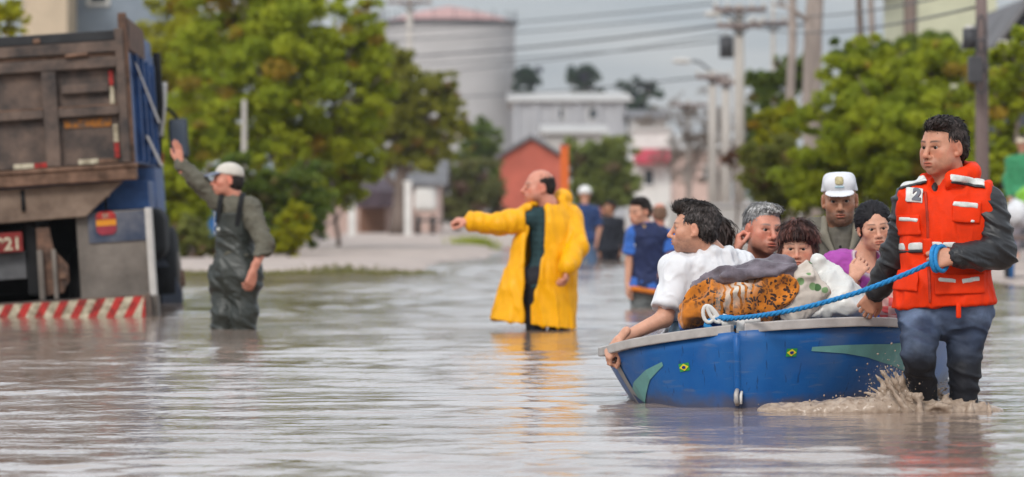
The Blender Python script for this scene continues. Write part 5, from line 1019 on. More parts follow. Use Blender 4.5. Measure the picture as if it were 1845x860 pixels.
kn = MB(); kn.tube([bpt(.1, -.09 + .06 * math.cos(a) * (1 + .02 * a), .40 + .03 * math.sin(a)) + BX - c0 for a in np.linspace(0, 18, 50)], .011, 6); kn.build('knot', M_ROPE, RO, True)
kn = MB(); kn.tube([W(1292 + 14 * math.cos(a) - a * 1.2, 566 + 15 * math.sin(a * 1.3), 18.62) - c0 for a in np.linspace(0, 12, 40)], .010, 6); kn.build('white_lashing', M_WHITE, RO, True)
# ------------------------------------------------------------------ people
DK = (.018, .013, .011); CLOTH = dict(rough=.8, bump=.25, bscale=120, sheen=.15)
M_VEST = mat('orange_vest_cloth', (.72, .036, .004), .62, .14, 12, .3, 150, spec=.12); M_REFL = mat('reflective_tape', (.60, .60, .57), .35, .22, 30, .3, 60); M_BLKJ = mat('black_nylon', (.017, .017, .019), .46, .2, 9, .12, 60, spec=.45); M_TEE = mat('light_blue_tee', (.26, .42, .60), **CLOTH); M_DENIM = mat('denim', rough=.62, var=.28, scale=16, bump=.3, bscale=140, attr=True)
M_WHT = mat('white_cotton', (.66, .66, .68), .8, .06, 6, .2, 120, sheen=.1); M_ATTR = mat('printed_cloth', rough=.75, var=.15, scale=18, bump=.25, bscale=120, attr=True); M_CAPW = mat('white_cap_cloth', (.64, .64, .66), .7, .08, 20, .2, 200)
# --- the man in the orange vest
f = Fig('man in an orange rescue vest and wet jeans wading while holding the blue rope', 1700, 740, 18.3)
f.joints(N=(1712, 340, .02), P=(1702, 546, .02), sA=(1640, 370, .06), sB=(1780, 366, -.04), eA=(1618, 455, .13), wA=(1579, 526, .26), eB=(1800, 456, -.10), wB=(1722, 463, -.26), hA=(1662, 565, .02), kA=(1654, 640, -.2), aA=(1672, 770, .06), hB=(1744, 565, .02), kB=(1738, 668, -.02), aB=(1732, 880, .03)); J = f.J
f.b = 1.1
H = Head(f.P(1699, 264), 47, -3, 0, 1.1); VF = face(H, .0036, fat=.009, jaw=1.12, nose=1.1)
hB = f.hand('B', (-1, -.05, -.12), (.1, 1, -.35), -1, curl=1.25, sc=1.05); hA = f.hand('A', (-.45, .35, -.8), (-.2, .75, -.35), 1, curl=.55, sc=1.05)
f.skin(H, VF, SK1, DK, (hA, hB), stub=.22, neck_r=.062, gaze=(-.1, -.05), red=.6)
put_hair(f, H, 'short', DK, amp=.007, col2=(.04, .03, .027))
V = Vol(.007); f.torso(V, .0); V.cap(J['N'] - f.up * .08 + f.fr * .03, J['N'] + f.up * .01 + f.fr * .02, .11, .085, k=.03); V.cut(J['P'], -f.up); V.cut(J['N'] + f.up * .03, f.up + f.fr * .5); f.put('tee_shirt', V.mesh(), M_TEE)
V = Vol(.007); f.torso(V, .022)
V.chain([J['sA'], J['eA'], J['wA'] * .9 + J['eA'] * .1], [.08, .072, .058], .03); V.chain([J['sB'], J['eB']], [.085, .08], .03); V.chain([J['eB'], J['wB'] * .86 + J['eB'] * .14], [.08, .062], .02)
V.cut(J['P'] - f.up * .02, -f.up); V.cap(J['N'] + f.up * .05 + f.fr * .06, J['N'] - f.up * .08 + f.fr * .2, .06, .05, k=.01, op='sub'); V.cap(J['N'], J['N'] + f.up * .2, .075, k=.01, op='sub')
jk = f.put('jacket', V.mesh(), M_BLKJ, disp=((.0085, 8), dict(seed=2, stretch=(.55, .55, 2.0), shear=.5)))
for a, c in (('A', .9), ('B', .86)):
    e, w_ = J['e' + a], J['w' + a]; V = Vol(.006); V.cap(e + (w_ - e) * (c - .02), e + (w_ - e) * (c + .1), .053, .048, k=.01); d = nrm(w_ - e); V.cut(e + (w_ - e) * c + d * .075, d); f.put('cuff', V.mesh(), M_BLKJ, parent=jk, disp=((.003, 60),))
T_ = np.linalg.norm(J['N'] - J['P']); C0 = J['P']
V = Vol(.007); f.torso(V, .045); V.ell(C0 + f.up * T_ * .5, (.212, .165, T_ * .6), f.TM, .04); V.ell(C0 + f.up * .02, (.222, .172, .2), f.TM, .04); V.cap(C0 - f.lat * .13 - f.up * .08, C0 + f.lat * .13 - f.up * .08, .12, k=.04, flat=(f.fr, 1.25))
V.chain([f.P(1690, 334, -.13), f.P(1722, 322, -.10), f.P(1752, 312, -.03), f.P(1750, 306, .08), f.P(1700, 310, .12), f.P(1668, 322, .06)], [.022, .034, .036, .04, .036, .026], .02)
V.cut(J['sA'] - f.lat * .052, -f.lat + f.up * .15, .02); V.cut(J['sB'] + f.lat * .03, f.lat + f.up * .2, .02)
V.cut(f.P(1700, 552), nrm((.06, 0, -1)), .01); V.ell(f.P(1688, 322, -.13), (.04, .12, .07), None, .02, 'sub'); V.cap(J['N'], J['N'] + f.up * .2, .072, k=.01, op='sub')
for p, q in (((1612, 460), (1655, 458)),): V.cap(f.P(*p, -.2), f.P(*q, -.2), .012, k=.02, op='sub')
VV, QQ = V.mesh(); vs_ = f.put('vest', (VV, QQ), M_VEST, disp=((.006, 8), dict(seed=4, stretch=(1.3, 1.3, .5), shear=.8)))
px = 18.3 / F_PX
def vp(name, x0, y0, x1, y1, m_, dg=0, out=.008, par=None): return f.put(name, piece(V, f.P((x0 + x1) / 2, (y0 + y1) / 2, -.16), ((x1 - x0) / 2 * px, .26, (y1 - y0) / 2 * px), tilt(dg), out), m_, parent=par or vs_)
vp('reflective_strip', 1620, 321, 1676, 333, M_REFL, 14); vp('reflective_strip', 1712, 318, 1778, 331, M_REFL, -8); vp('strip_edge', 1620, 331, 1676, 336, M_BLKJ, 14, .010); vp('strip_edge', 1712, 330, 1778, 335, M_BLKJ, -8, .010)
vp('reflective_strip', 1622, 438, 1664, 452, M_REFL, 4); vp('reflective_strip', 1674, 436, 1722, 446, M_REFL, -1); vp('strip_edge', 1622, 451, 1664, 457, M_BLKJ, 4, .010)
pk = vp('pocket', 1716, 362, 1768, 402, M_VEST, -4, .014); vp('pocket_label', 1717, 364, 1763, 374, M_REFL, -5, .018, pk); vp('pocket_tab', 1748, 396, 1756, 402, M_REFL, -20, .018, pk); vp('pocket', 1622, 388, 1660, 425, M_VEST, 2, .014); vp('pocket_label', 1625, 392, 1656, 400, M_REFL, -3, .018)
pk = vp('pocket', 1684, 494, 1776, 530, M_VEST, 2, .014); vp('pocket_label', 1690, 501, 1722, 509, M_REFL, -6, .018, pk); vp('pocket_label', 1732, 500, 1766, 509, M_REFL, 9, .018, pk); vp('pocket', 1618, 488, 1656, 525, M_VEST, -4, .014)
vp('zip', 1671, 345, 1676, 545, mat('zip_dark_orange', (.40, .03, .01), .5, .2, 40), 1.5, .013); vp('strap', 1664, 430, 1680, 460, M_VEST, 2, .02)
pt = vp('patch', 1637, 338, 1666, 365, M_REFL, -6, .014)
M_PGREY = mat('patch_grey', (.16, .17, .20), .6, .2, 20)
pc = f.P(1651, 360, -.245); text_mesh('patch_number', '2', .072, M_PGREY, pt, pc - f.o, (R(84), R(6), R(-14)), 'CENTER', .014, .004)
V = Vol(.006); V.box(f.P(1727, 560, -.17), (.012, .008, .035), None, .006); f.put('vest_tag', V.mesh(), M_VEST, parent=vs_)
V = f.pants(.02, .070, .055, .100, .008, top=.06); V.cut(f.P(1700, 760), (0, 0, -1)) if False else None
f.put('jeans', V.mesh(), M_DENIM, disp=((.006, 9), dict(seed=6, stretch=(.6, .6, 1.6), oct=2, shear=.3)), col=lambda V: (lambda m: np.array((.014, .015, .02)) * (1 - m) + np.array((.05, .075, .14)) * m + np.array((.09, .115, .16)) * (m * np.clip(vnoise(V * 9, 3) * 1.6, 0, 1)[:, None]))(np.clip((V[:, 2] - .22 + .05 * vnoise(V * 7)) / .26, 0, 1)[:, None]))
V = Vol(.008); V.cap(C0 - f.lat * .16 - f.up * .03, C0 + f.lat * .16 - f.up * .03, .02, k=.01); 
# loops of rope round the fist
lp_ = MB()
for k, (dx, dy_, tl) in enumerate(((-.034, 0, 1.2), (-.060, .01, .9))):
    c = f.J['wB'] + np.array((dx - .03, 0, -.008)); lp_.tube([c + np.array((.028 * math.sin(a) * tl, .045 * math.sin(a + .4), .056 * math.cos(a))) - c0 for a in np.linspace(0, 6.6, 22)], .0105, 7)
lp_.build('hand_loop', M_ROPE, RO, True)

# --- the man in the white T-shirt
f = Fig('dark haired man in a white T-shirt gripping the left corner of the boat', 1270, 640, 19.2, -.09)
f.joints(N=(1285, 459, .05), P=(1268, 612, .05), sA=(1222, 488, .0), sB=(1330, 492, .14), eA=(1197, 574, -.1), wA=(1116, 613, -.16), eB=(1352, 560, .3), wB=(1330, 600, .5), hA=(1245, 625, .0), kA=(1235, 600, .42), aA=(1235, 685, .5), hB=(1300, 625, .1), kB=(1310, 600, .5), aB=(1310, 690, .55)); J = f.J
H = Head(f.P(1251, 411), 97, 0, 0, 1.03); VF = face(H, .0036, nose=1.15); hA = f.hand('A', (-.6, .1, -.8), (.75, .5, -.45), 1, curl=.95)
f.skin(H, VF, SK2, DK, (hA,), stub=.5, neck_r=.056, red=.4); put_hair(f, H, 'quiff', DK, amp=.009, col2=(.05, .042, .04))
V = f.top(.03, 'AB', .080, cutlen=.83, hem=.1, h=.0075); V.cap(J['N'] - f.up * .05, J['N'] + f.up * .0, .085, .078, k=.04); V.cut(J['N'] + f.up * .035 , f.up, .006); V.cap(J['N'], J['N'] + f.up * .2, .068, k=.006, op='sub')
f.put('tee_shirt', V.mesh(), M_WHT, disp=((.013, 8), dict(seed=3, stretch=(1.2, 1.2, .4), shear=-.7)))
f.put('jeans', f.pants(h=.012).mesh(), M_DENIM, col=painter((.10, .16, .22)))
# --- woman hidden behind him
f = Fig('dark haired woman mostly hidden behind the man in the white T-shirt', 1310, 620, 20.0, -.09)
f.joints(N=(1302, 480, .0), P=(1305, 605, .05), sA=(1268, 500, 0), sB=(1338, 500, 0), eA=(1262, 560, 0), wA=(1280, 600, -.1), eB=(1345, 560, 0), wB=(1325, 600, -.1), hA=(1290, 612, .0), kA=(1285, 595, -.35), aA=(1285, 660, -.4), hB=(1320, 612, 0), kB=(1325, 595, -.35), aB=(1325, 660, -.4))
H = Head(f.P(1284, 434), 160, 0, 0, 1.0); f.skin(H, face(H, .006, female=True), SK2, DK, eyes=False, h=.014); put_hair(f, H, 'long', (.03, .02, .017), .006, .006); f.put('jumper', f.top(.02, h=.012).mesh(), mat('dark_jumper', (.04, .035, .045), **CLOTH))
# --- grey haired man with the watch
f = Fig('grey haired man in the boat with hand at his ear and pale watch', 1375, 620, 20.1, -.09)
f.joints(N=(1368, 478, .06), P=(1375, 610, .1), sA=(1328, 506, .05), sB=(1428, 502, .05), eA=(1312, 542, -.14), wA=(1326, 458, -.2), eB=(1445, 570, -.05), wB=(1410, 600, -.25), hA=(1355, 620, .05), kA=(1350, 600, -.35), aA=(1350, 668, -.35), hB=(1400, 620, .05), kB=(1405, 600, -.35), aB=(1405, 668, -.35)); J = f.J
H = Head(f.P(1375, 413), -24, -2, -3, 1.06); VF = face(H, .0036, fat=.007, jaw=1.1, nose=1.15); hA = f.hand('A', (.12, .15, 1), (.85, .1, .25), -1, curl=1.0, sc=.95)
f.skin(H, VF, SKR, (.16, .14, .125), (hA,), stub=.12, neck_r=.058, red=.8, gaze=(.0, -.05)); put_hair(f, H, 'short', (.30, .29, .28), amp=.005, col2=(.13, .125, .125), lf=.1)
V = f.top(.026, h=.008, collar=1); V.cap(J['N'] - f.lat * .07 + f.up * .01, J['N'] + f.lat * .07 + f.up * .01, .04, k=.03); V.cap(J['N'], J['N'] + f.up * .15, .06, k=.01, op='sub')
f.put('jacket', V.mesh(), mat('navy_black_jacket', (.018, .02, .03), .6, .3, 14), disp=((.009, 13),))
e, w_ = J['eA'], J['wA']; d = nrm(w_ - e); V = Vol(.0045); V.cap(w_ - d * .02, w_ + d * .004, .036, k=.005); V.cut(w_ + d * .008, d); V.cut(w_ - d * .024, -d); wt = f.put('watch', V.mesh(), mat('pale_watch_strap', (.62, .58, .48), .35, .15, 20)); V = Vol(.004); V.cap(w_ - d * .008 + np.array((-.012, -.034, 0)), w_ - d * .008 + np.array((-.014, -.042, 0)), .016, k=.003); f.put('watch_face', V.mesh(), M_REFL, parent=wt)
# --- woman with brown bob
f = Fig('woman with a reddish brown bob looking over the bags in the boat', 1440, 620, 19.75, -.09)
f.joints(N=(1440, 500, .05), P=(1442, 610, .08), sA=(1396, 520, .04), sB=(1486, 520, .04), eA=(1390, 575, -.05), wA=(1425, 590, -.2), eB=(1494, 575, -.05), wB=(1455, 590, -.2), hA=(1425, 618, .05), kA=(1420, 600, -.3), aA=(1420, 680, -.3), hB=(1460, 618, .05), kB=(1465, 600, -.3), aB=(1465, 680, -.3))
H = Head(f.P(1438, 445), 8, -6, 0, 1.0); f.skin(H, face(H, .0038, fat=.009, female=True, nose=.95), SK2, (.05, .03, .025), fem=True, red=.9); put_hair(f, H, 'bob', (.028, .014, .012), .0045, .008, (.085, .032, .024)); f.put('jumper', f.top(.022, h=.01).mesh(), mat('plum_jumper', (.05, .03, .045), **CLOTH))
# --- soldier in white cap
f = Fig('man in a white cap and olive jacket leaning in behind the boat passengers', 1512, 640, 20.9)
f.joints(N=(1512, 414, .06), P=(1520, 620, .25), sA=(1468, 428, .12), sB=(1572, 428, .12), eA=(1447, 520, .1), wA=(1470, 585, -.1), eB=(1592, 520, .1), wB=(1570, 585, -.1), hA=(1500, 640, .3), kA=(1495, 700, .25), aA=(1495, 810, .3), hB=(1545, 640, .3), kB=(1550, 700, .25), aB=(1550, 810, .3)); J = f.J
H = Head(f.P(1513, 359), 4, -6, 2, 1.1); f.skin(H, face(H, .0038, jaw=1.12, nose=1.15), SK3, DK, stub=.6, neck_r=.062, red=.3); put_hair(f, H, 'nape', DK, .006, .003)
cp = cap_hat(f, H, M_CAPW, True, .012); V = Vol(.0045); H.ell(V, (0, -.014, .05), (.089, .107, .095)); H.ell(V, (0, .03, .075), (.075, .07, .062), .03); f.put('cap_badge', piece(V, H.L(0, .1, .098), (.022, .05, .022), None, .004, .012), mat('badge_gold', (.42, .36, .20), .6, .3, 60), parent=cp); f.put('badge_scroll', piece(V, H.L(0, .1, .068), (.024, .05, .005), None, .004, .003), mat('badge_blue', (.32, .45, .50), .6, .2, 60), parent=cp)
V = f.top(.032, ru=.085, re=.07, h=.0085, hem=.1); M_OLIVE = mat('olive_uniform', (.105, .095, .075), .8, .2, 10, .3, 90, col2=(.155, .14, .115)); V.cap(J['N'], J['N'] + f.up * .15, .066, k=.01, op='sub'); oj = f.put('jacket', V.mesh(), M_OLIVE, disp=((.009, 8), dict(seed=8, stretch=(1, 1, .5), shear=.5)))
for sx in (-1, 1):
    q = Vol(.006); q.chain([J['N'] + f.lat * sx * .075 + f.up * .06, J['N'] + f.lat * sx * .085 + f.fr * .09 + f.up * .0, J['N'] + f.lat * sx * .045 + f.fr * .15 - f.up * .075], [.022, .028, .014], .02, flat=(f.lat * sx + f.fr, .6)); f.put('collar', q.mesh(), mat('pale_olive', (.20, .18, .14), .8, .15, 10), parent=oj)
q = Vol(.006); q.ell(J['N'] + f.fr * .06 - f.up * .04, (.05, .035, .07), f.TM, .02); f.put('undershirt', q.mesh(), mat('grey_undershirt', (.22, .24, .25), **CLOTH)); 
for px_, py_ in ((1514, 445), (1515, 475)): q = Vol(.004); q.ell(f.P(px_, py_, -.11), (.009, .006, .009)); f.put('button', q.mesh(), M_BLK, parent=oj)
pk_ = f.put('chest_pocket', piece(V, f.P(1548, 462, -.1), (.055, .12, .03), None, .014), M_OLIVE, parent=oj)
# --- woman in the purple top
f = Fig('young woman in a purple top with white trim and dark tied hair', 1560, 620, 19.65, -.09)
f.joints(N=(1553, 462, .06), P=(1548, 600, .1), sA=(1512, 478, .02), sB=(1592, 480, .1), eA=(1506, 556, -.06), wA=(1538, 500, -.2), eB=(1610, 550, .05), wB=(1585, 580, -.15), hA=(1535, 610, .05), kA=(1530, 590, -.35), aA=(1530, 680, -.3), hB=(1570, 610, .05), kB=(1575, 590, -.35), aB=(1575, 680, -.3)); J = f.J
H = Head(f.P(1575, 409), -7, -6, 6, .95); VF = face(H, .0036, female=True, nose=.95); hA = f.hand('A', (.5, .3, .7), (.3, 1, 0), 1, curl=.6, sc=.88)
f.skin(H, VF, SK2, DK, (hA,), fem=True, neck_r=.046, red=.4, gaze=(0, -.1)); put_hair(f, H, 'tied', (.010, .009, .011), amp=.004)
V = f.top(.016, 'AB', .060, cutlen=.36, hem=.08, h=.007); V.cap(J['sA'], J['sB'], .072, k=.04); V.ell(J['N'] + f.fr * .09 - f.up * .0, (.065, .09, .08), f.TM, .01, 'sub'); V.cut(J['N'] + f.up * .03, f.up)
f.put('top', V.mesh(), M_ATTR, disp=((.005, 14),), col=painter((.36, .07, .34), (lambda P: np.exp(-((np.linalg.norm((P - (J['N'] + f.fr * .09)) @ f.TM.T / np.array((.075, .09, .085)), axis=1) - 1.04) / .11) ** 2), (.62, .58, .56)), (lambda P: ((P - J['sA']) @ nrm(J['eA'] - J['sA']) > .065) * (P[:, 0] < J['sA'][0] + .05), (.62, .58, .56))))
V = Vol(.009); V.ell(f.P(1562, 572, -.25), (.1, .16, .09), None, .04); V.ell(f.P(1580, 590, -.3), (.1, .12, .07), None, .04); f.put('white_trousers', V.mesh(), M_WHT, disp=((.014, 11),))
# --- the man in the yellow raincoat
f = Fig('balding man in a long open yellow raincoat pointing to the left', 975, 595, 30.3)
f.joints(N=(988, 372, .02), P=(985, 500, .0), sA=(957, 392, -.06), sB=(1022, 396, .10), eA=(900, 404, -.12), wA=(846, 399, -.15), eB=(1040, 444, -.06), wB=(1023, 482, -.27), hA=(968, 505, -.05), kA=(966, 575, -.06), aA=(966, 695, -.05), hB=(1002, 505, .08), kB=(1006, 575, .05), aB=(1006, 695, .08)); J = f.J
H = Head(f.P(971, 337), 72, 2, 0, 1.1); VF = face(H, .005, fat=.008, nose=1.25, jaw=1.1); hA = f.hand('A', (-1, -.1, .1), (0, .3, -1), 1, h=.005, curl=.9, sc=1.1); hB = f.hand('B', (-.15, -.1, -1), (-1, .2, .1), 1, h=.005, curl=.7, sc=1.1)
f.skin(H, VF, SKR, (.05, .035, .03), (hA, hB), stub=.15, neck_r=.066, red=.7); put_hair(f, H, 'bald', DK, .0055, .004)
V = f.top(.006, hem=.14, h=.011); V.cut(f.P(985, 520), (0, 0, -1)); f.put('shirt', V.mesh(), M_ATTR, disp=((.004, 8),), col=lambda P: np.array((.018, .042, .048)) * (1 + .4 * ((np.sin(P[:, 2] * 130) > .35) | (np.sin(P[:, 0] * 130) > .55))[:, None]))
f.put('trousers', f.pants(h=.013).mesh(), mat('dark_trousers', (.018, .018, .024), **CLOTH), disp=((.008, 12),))
M_RAIN = mat('yellow_raincoat', (.80, .37, .002), .45, .10, 9, .2, 60, spec=.25)
V = Vol(.0085); f.torso(V, .048); V.cap(f.P(990, 470, .03), f.P(985, 600, .02), .2, .235, k=.05, flat=((0, 1, 0), .9)); V.cap(f.P(958, 440, -.05), f.P(924, 600, -.08), .13, .19, k=.06, flat=((0, 1, 0), .9))
V.cap(J['sA'], J['eA'], .096, .074, k=.04); V.cap(J['sB'], J['eB'], .1, .08, k=.035)
V.ell(f.P(1014, 357, .12), (.06, .09, .06), None, .03); V.cap(f.P(1000, 366, .0), f.P(1018, 372, .08), .04, k=.03)
V.shell(.02); V.cut(f.P(985, 588), nrm((-.13, 0, -1)), .006)
V.chain([J['eA'], J['wA'] * .92 + J['eA'] * .08], [.074, .066], .02); V.chain([J['eB'], J['wB'] * .95 + J['eB'] * .05], [.08, .066], .02)
V.cut(J['wA'] + nrm(J['eA'] - J['wA']) * .03, nrm(J['wA'] - J['eA'])) if False else None
V.chain([f.P(968, 360, -.3), f.P(963, 450, -.3), f.P(953, 540, -.3), f.P(950, 625, -.3)], [.098, .082, .046, .034], k=.008, op='sub', flat=((0, 1, 0), 5)); V.cap(f.P(978, 335, -.02), f.P(990, 368, 0), .085, .08, k=.01, op='sub'); V.cap(f.P(972, 368, -.2), f.P(965, 430, -.25), .07, .09, k=.01, op='sub', flat=((0, 1, 0), 2.4))
VQ = V.mesh(); f.put('raincoat', VQ, M_RAIN, disp=((.011, 6.5), dict(seed=12, stretch=(1.2, 1.2, .28), shear=.2)))
# --- the man in waders
f = Fig('man in dark green chest waders and a pale cap raising his open hand', 425, 592, 30.6)
f.joints(N=(425, 362, .02), P=(425, 490, .02), sA=(396, 362, .06), sB=(450, 376, -.06), eA=(356, 326, .02), wA=(325, 296, -.02), eB=(478, 440, -.14), wB=(456, 489, -.26), hA=(408, 505, .05), kA=(405, 570, .0), aA=(404, 690, .05), hB=(440, 505, -.03), kB=(440, 570, -.06), aB=(438, 690, -.02)); J = f.J; f.b = .95
H = Head(f.P(410, 324), 78, 2, 0, 1.05); VF = face(H, .005, nose=1.1); hA = f.hand('A', (-.12, 0, 1), (-.75, -.6, .1), -1, h=.005, curl=.12, sc=1.08, spread=.2); hB = f.hand('B', (-.25, -.1, -1), (-.6, .8, .1), 1, h=.005, curl=.6, sc=1.08)
f.skin(H, VF, SKR, DK, (hA, hB), stub=.1, neck_r=.058, red=.8); put_hair(f, H, 'nape', DK, .0055, .003)
cap_hat(f, H, mat('beige_cap', (.52, .48, .42), .8, .1, 20), True, .0, .005, mat('grey_blue_visor', (.17, .19, .25), .7, .15, 20))
M_SWEAT = mat('grey_olive_sweater', (.105, .098, .075), .85, .15, 12, .4, 140, col2=(.14, .13, .10)); f.put('sweater', f.top(.016, ru=.075, re=.066, rw=.052, h=.0095, hem=-.12).mesh(), M_SWEAT, disp=((.009, 8), dict(seed=5, stretch=(1, 1, 1.4))))
V = Vol(.0095); f.torso(V, .034, waist=1.05); V.ell(J['P'] - f.up * .02, (.19, .16, .2), f.TM, .05)
for a in 'AB': V.chain([J['h' + a], J['k' + a], J['a' + a]], [.118, .1, .085], .03)
V.cap(J['hA'], J['hB'], .13, k=.05); V.cut(f.P(425, 408), nrm((.0, .0, 1)), .006); 
M_WADER = mat('dark_wader_rubber', (.018, .022, .017), .46, .25, 5, .1, 40, spec=.5, col2=(.028, .032, .026)); wd_ = f.put('waders', V.mesh(), M_WADER, disp=((.011, 7), dict(seed=9, stretch=(.8, .8, 1.4), oct=2, shear=.6)))
V2 = Vol(.0095); f.torso(V2, .034, waist=1.05)
f.put('bib', piece(V2, f.P(412, 405, -.18), (.115, .17, .09), tilt(2), .003), M_WADER, parent=wd_)
V3 = Vol(.007); f.torso(V3, .03)
for x0, x1, y in ((392, 399, 372), (428, 437, 378)): f.put('brace_strap', piece(V3, f.P((x0 + x1) / 2, y, -.06), (.02, .3, .13), tilt(-9), .012), M_BLK, parent=wd_)
f.put('brace_buckle', piece(V2, f.P(391, 414, -.18), (.016, .17, .014), None, .012), M_REFL, parent=wd_)
# --- man in the blue vest
f = Fig('dark haired man in a navy vest over a bright blue shirt wading behind the boat', 1168, 555, 37.)
f.joints(N=(1165, 408, .02), P=(1168, 520, 0), sA=(1143, 424, -.03), sB=(1196, 426, .05), eA=(1134, 470, -.02), wA=(1131, 512, -.06), eB=(1208, 465, .0), wB=(1180, 505, -.12), hA=(1156, 528, 0), kA=(1154, 590, -.05), aA=(1154, 640, 0), hB=(1182, 528, .03), kB=(1182, 590, 0), aB=(1182, 640, .03)); J = f.J
H = Head(f.P(1152, 381), 48, -8, 0, 1.05); VF = face(H, .0055); hA = f.hand('A', (-.05, -.2, -1), (1, .2, 0), 1, h=.006, curl=.5)
f.skin(H, VF, SK2, DK, (hA,), h=.013); put_hair(f, H, 'short', DK, .006, .005)
f.put('blue_shirt', f.top(.016, 'AB', .074, cutlen=.75, hem=.02, h=.011).mesh(), mat('bright_blue_shirt', (.035, .12, .42), **CLOTH), disp=((.007, 11),))
V = Vol(.0105); f.torso(V, .034); V.ell(J['P'], (.19, .15, .16), f.TM, .05); V.cut(J['sA'] - f.lat * .02, -f.lat, .01); V.cut(J['sB'] + f.lat * .015, f.lat, .01); V.cut(f.P(1168, 522), (0, 0, -1)); V.cap(f.P(1152, 398, -.14), f.P(1158, 432, -.2), .035, .012, k=.01, op='sub', flat=((0, 1, 0), 3)); V.cap(J['N'], J['N'] + f.up * .2, .07, k=.01, op='sub')
nv_ = f.put('navy_vest', V.mesh(), mat('navy_vest', (.018, .026, .075), .7, .25, 12), disp=((.008, 10),)); f.put('badge', piece(V, f.P(1141, 443, -.2), (.024, .2, .026), None, .01, .012), M_REFL, parent=nv_)
V = Vol(.01); V.ell(f.P(1160, 416, .0), (.05, .1, .08)); f.put('undershirt', V.mesh(), mat('ochre_tee', (.45, .26, .08), **CLOTH)); f.put('trousers', f.pants(h=.014, inf=.01).mesh(), mat('grey_trousers', (.13, .14, .14), **CLOTH), disp=((.008, 12),))
V = Vol(.01); V.cap(f.P(1140, 520, -.16), f.P(1186, 527, -.16), .026, k=.01); f.put('orange_belt', V.mesh(), mat('orange_belt', (.55, .16, .02), .7, .2, 12))
# --- people farther down the street
def walker(label, px, Y, feet, head_y, yaw, sk_, hairc, topm, legm, sc=1.0, lean=0, helmet=None, cap=None, style='short', facing=1, armb=0, hem=.05, group='people wading down the street', z0=None, short=False):
    s = F_PX / Y; f = Fig(label, px, feet, Y, z0 if z0 is not None else -.45, group); hy = head_y; q = lambda dx, dz, dy=0: (px + dx * s, hy + dz * s, dy)
    f.joints(N=q(0, .19), P=q(.0, .72), sA=q(-.17, .26), sB=q(.17, .26), eA=q(-.23, .54), wA=q(-.2, .76, -.08), eB=q(.24, .54), wB=q(.2 + armb, .74, -.1), hA=q(-.09, .8), kA=q(-.1, 1.18, -.05), aA=q(-.1, 1.6), hB=q(.09, .8), kB=q(.1, 1.18, -.02), aB=q(.1, 1.6))
    H = Head(f.P(px, hy), yaw, -4, 0, sc * 1.05); VF = face(H, .008); V1 = f.hand('A', (0, -.1, -1), (1, 0, 0), 1, h=.008, curl=.5); V2 = f.hand('B', (0, -.1, -1), (-1, 0, 0), -1, h=.008, curl=.5)
    f.skin(H, VF, sk_, DK, (V1, V2), h=.016, eyes=False)
    if not helmet: put_hair(f, H, style, hairc, .008, .004)
    if helmet: V = Vol(.009); H.ell(V, (0, -.01, .055), (.108, .125, .1)); H.plane(V, (0, 0, .02), (0, 0, -1)); H.ell(V, (0, .05, .03), (.1, .12, .014), .02); f.put('helmet', V.mesh(), helmet)
    if cap: cap_hat(f, H, cap, True, 0, .008)
    f.put('shirt', f.top(.022, h=.014, hem=hem, cutlen=.85 if short else None).mesh(), topm, disp=((.009, 9),)); f.put('trousers', f.pants(h=.016).mesh(), legm, disp=((.01, 9),))
    return f
M_NAVY = mat('navy_shirt', (.022, .045, .13), **CLOTH); M_JEAN2 = mat('faded_jeans', (.08, .13, .22), **CLOTH); M_DARKC = mat('dark_clothes', (.014, .016, .024), **CLOTH); M_GRN = mat('green_shirt', (.04, .22, .10), **CLOTH); M_GRYT = mat('grey_purple_trousers', (.20, .18, .20), **CLOTH)
walker('man with a round white helmet and navy shirt seen from behind', 1054, 66., 480, 352, 178, SK2, DK, M_NAVY, M_JEAN2, helmet=mat('white_helmet', (.66, .65, .63), .35, .08, 6), short=True)
walker('person in black clothes walking right of the white helmet', 1099, 70., 470, 374, 60, SK3, DK, M_DARKC, M_DARKC)
walker('bare headed man half hidden between the white helmet and the person in black', 1080, 74., 470, 380, 10, SKR, DK, M_DARKC, M_JEAN2)
walker('man whose head shows just behind the shoulder of the navy vest man', 1188, 46., 520, 386, 170, SKR, (.16, .09, .06), mat('mid_blue_shirt', (.05, .13, .35), **CLOTH), M_DARKC, style='bald')
gx = W(1843, 374, 58)[0]
walker('man in a green shirt and pale hat at the right edge of the street', 1843, 58., 460, 258, 20, SK2, DK, M_GRN, M_GRYT, cap=mat('straw_hat', (.5, .42, .32), .8, .15, 20), z0=.05, group=None)
# white sack and lime bag on a low cart beside him
ct = empty('hand_cart', W(1852, 430, 50), 'low cart loaded with pale sacks at the right edge', 'cart'); cto = W(1852, 430, 50); ct.location[2] = .0
m = MB(); m.box((0, 0, .55), (.55, .9, .06)); m.build('deck', M_POLEW, ct, bevel=.01)
for sx in (-.24, .24):
    m = MB(); m.tube([(sx - .03, 0, .28), (sx + .03, 0, .28)], .28, 20); m.build('wheel', M_BLK, ct, True)
m = MB(); m.tube([(-.24, -.4, .55), (-.26, -.42, -.1)], .03, 8); m.build('prop', mat('blue_paint', (.02, .10, .26)), ct, True)
for nm, lab, px, py, r_, m_ in (('sack', 'pale sack on the cart at the right edge', 1836, 385, (.15, .2, .17), M_WHT), ('sack', 'lime green bag on top of the cart at the right edge', 1850, 355, (.12, .16, .12), mat('lime_bag', (.22, .5, .05), **CLOTH))):
    v = Vol(.02); v.ell(W(px, py, 50), r_); bundle(nm, lab, 'sack', v, m_, None, .02, 6)
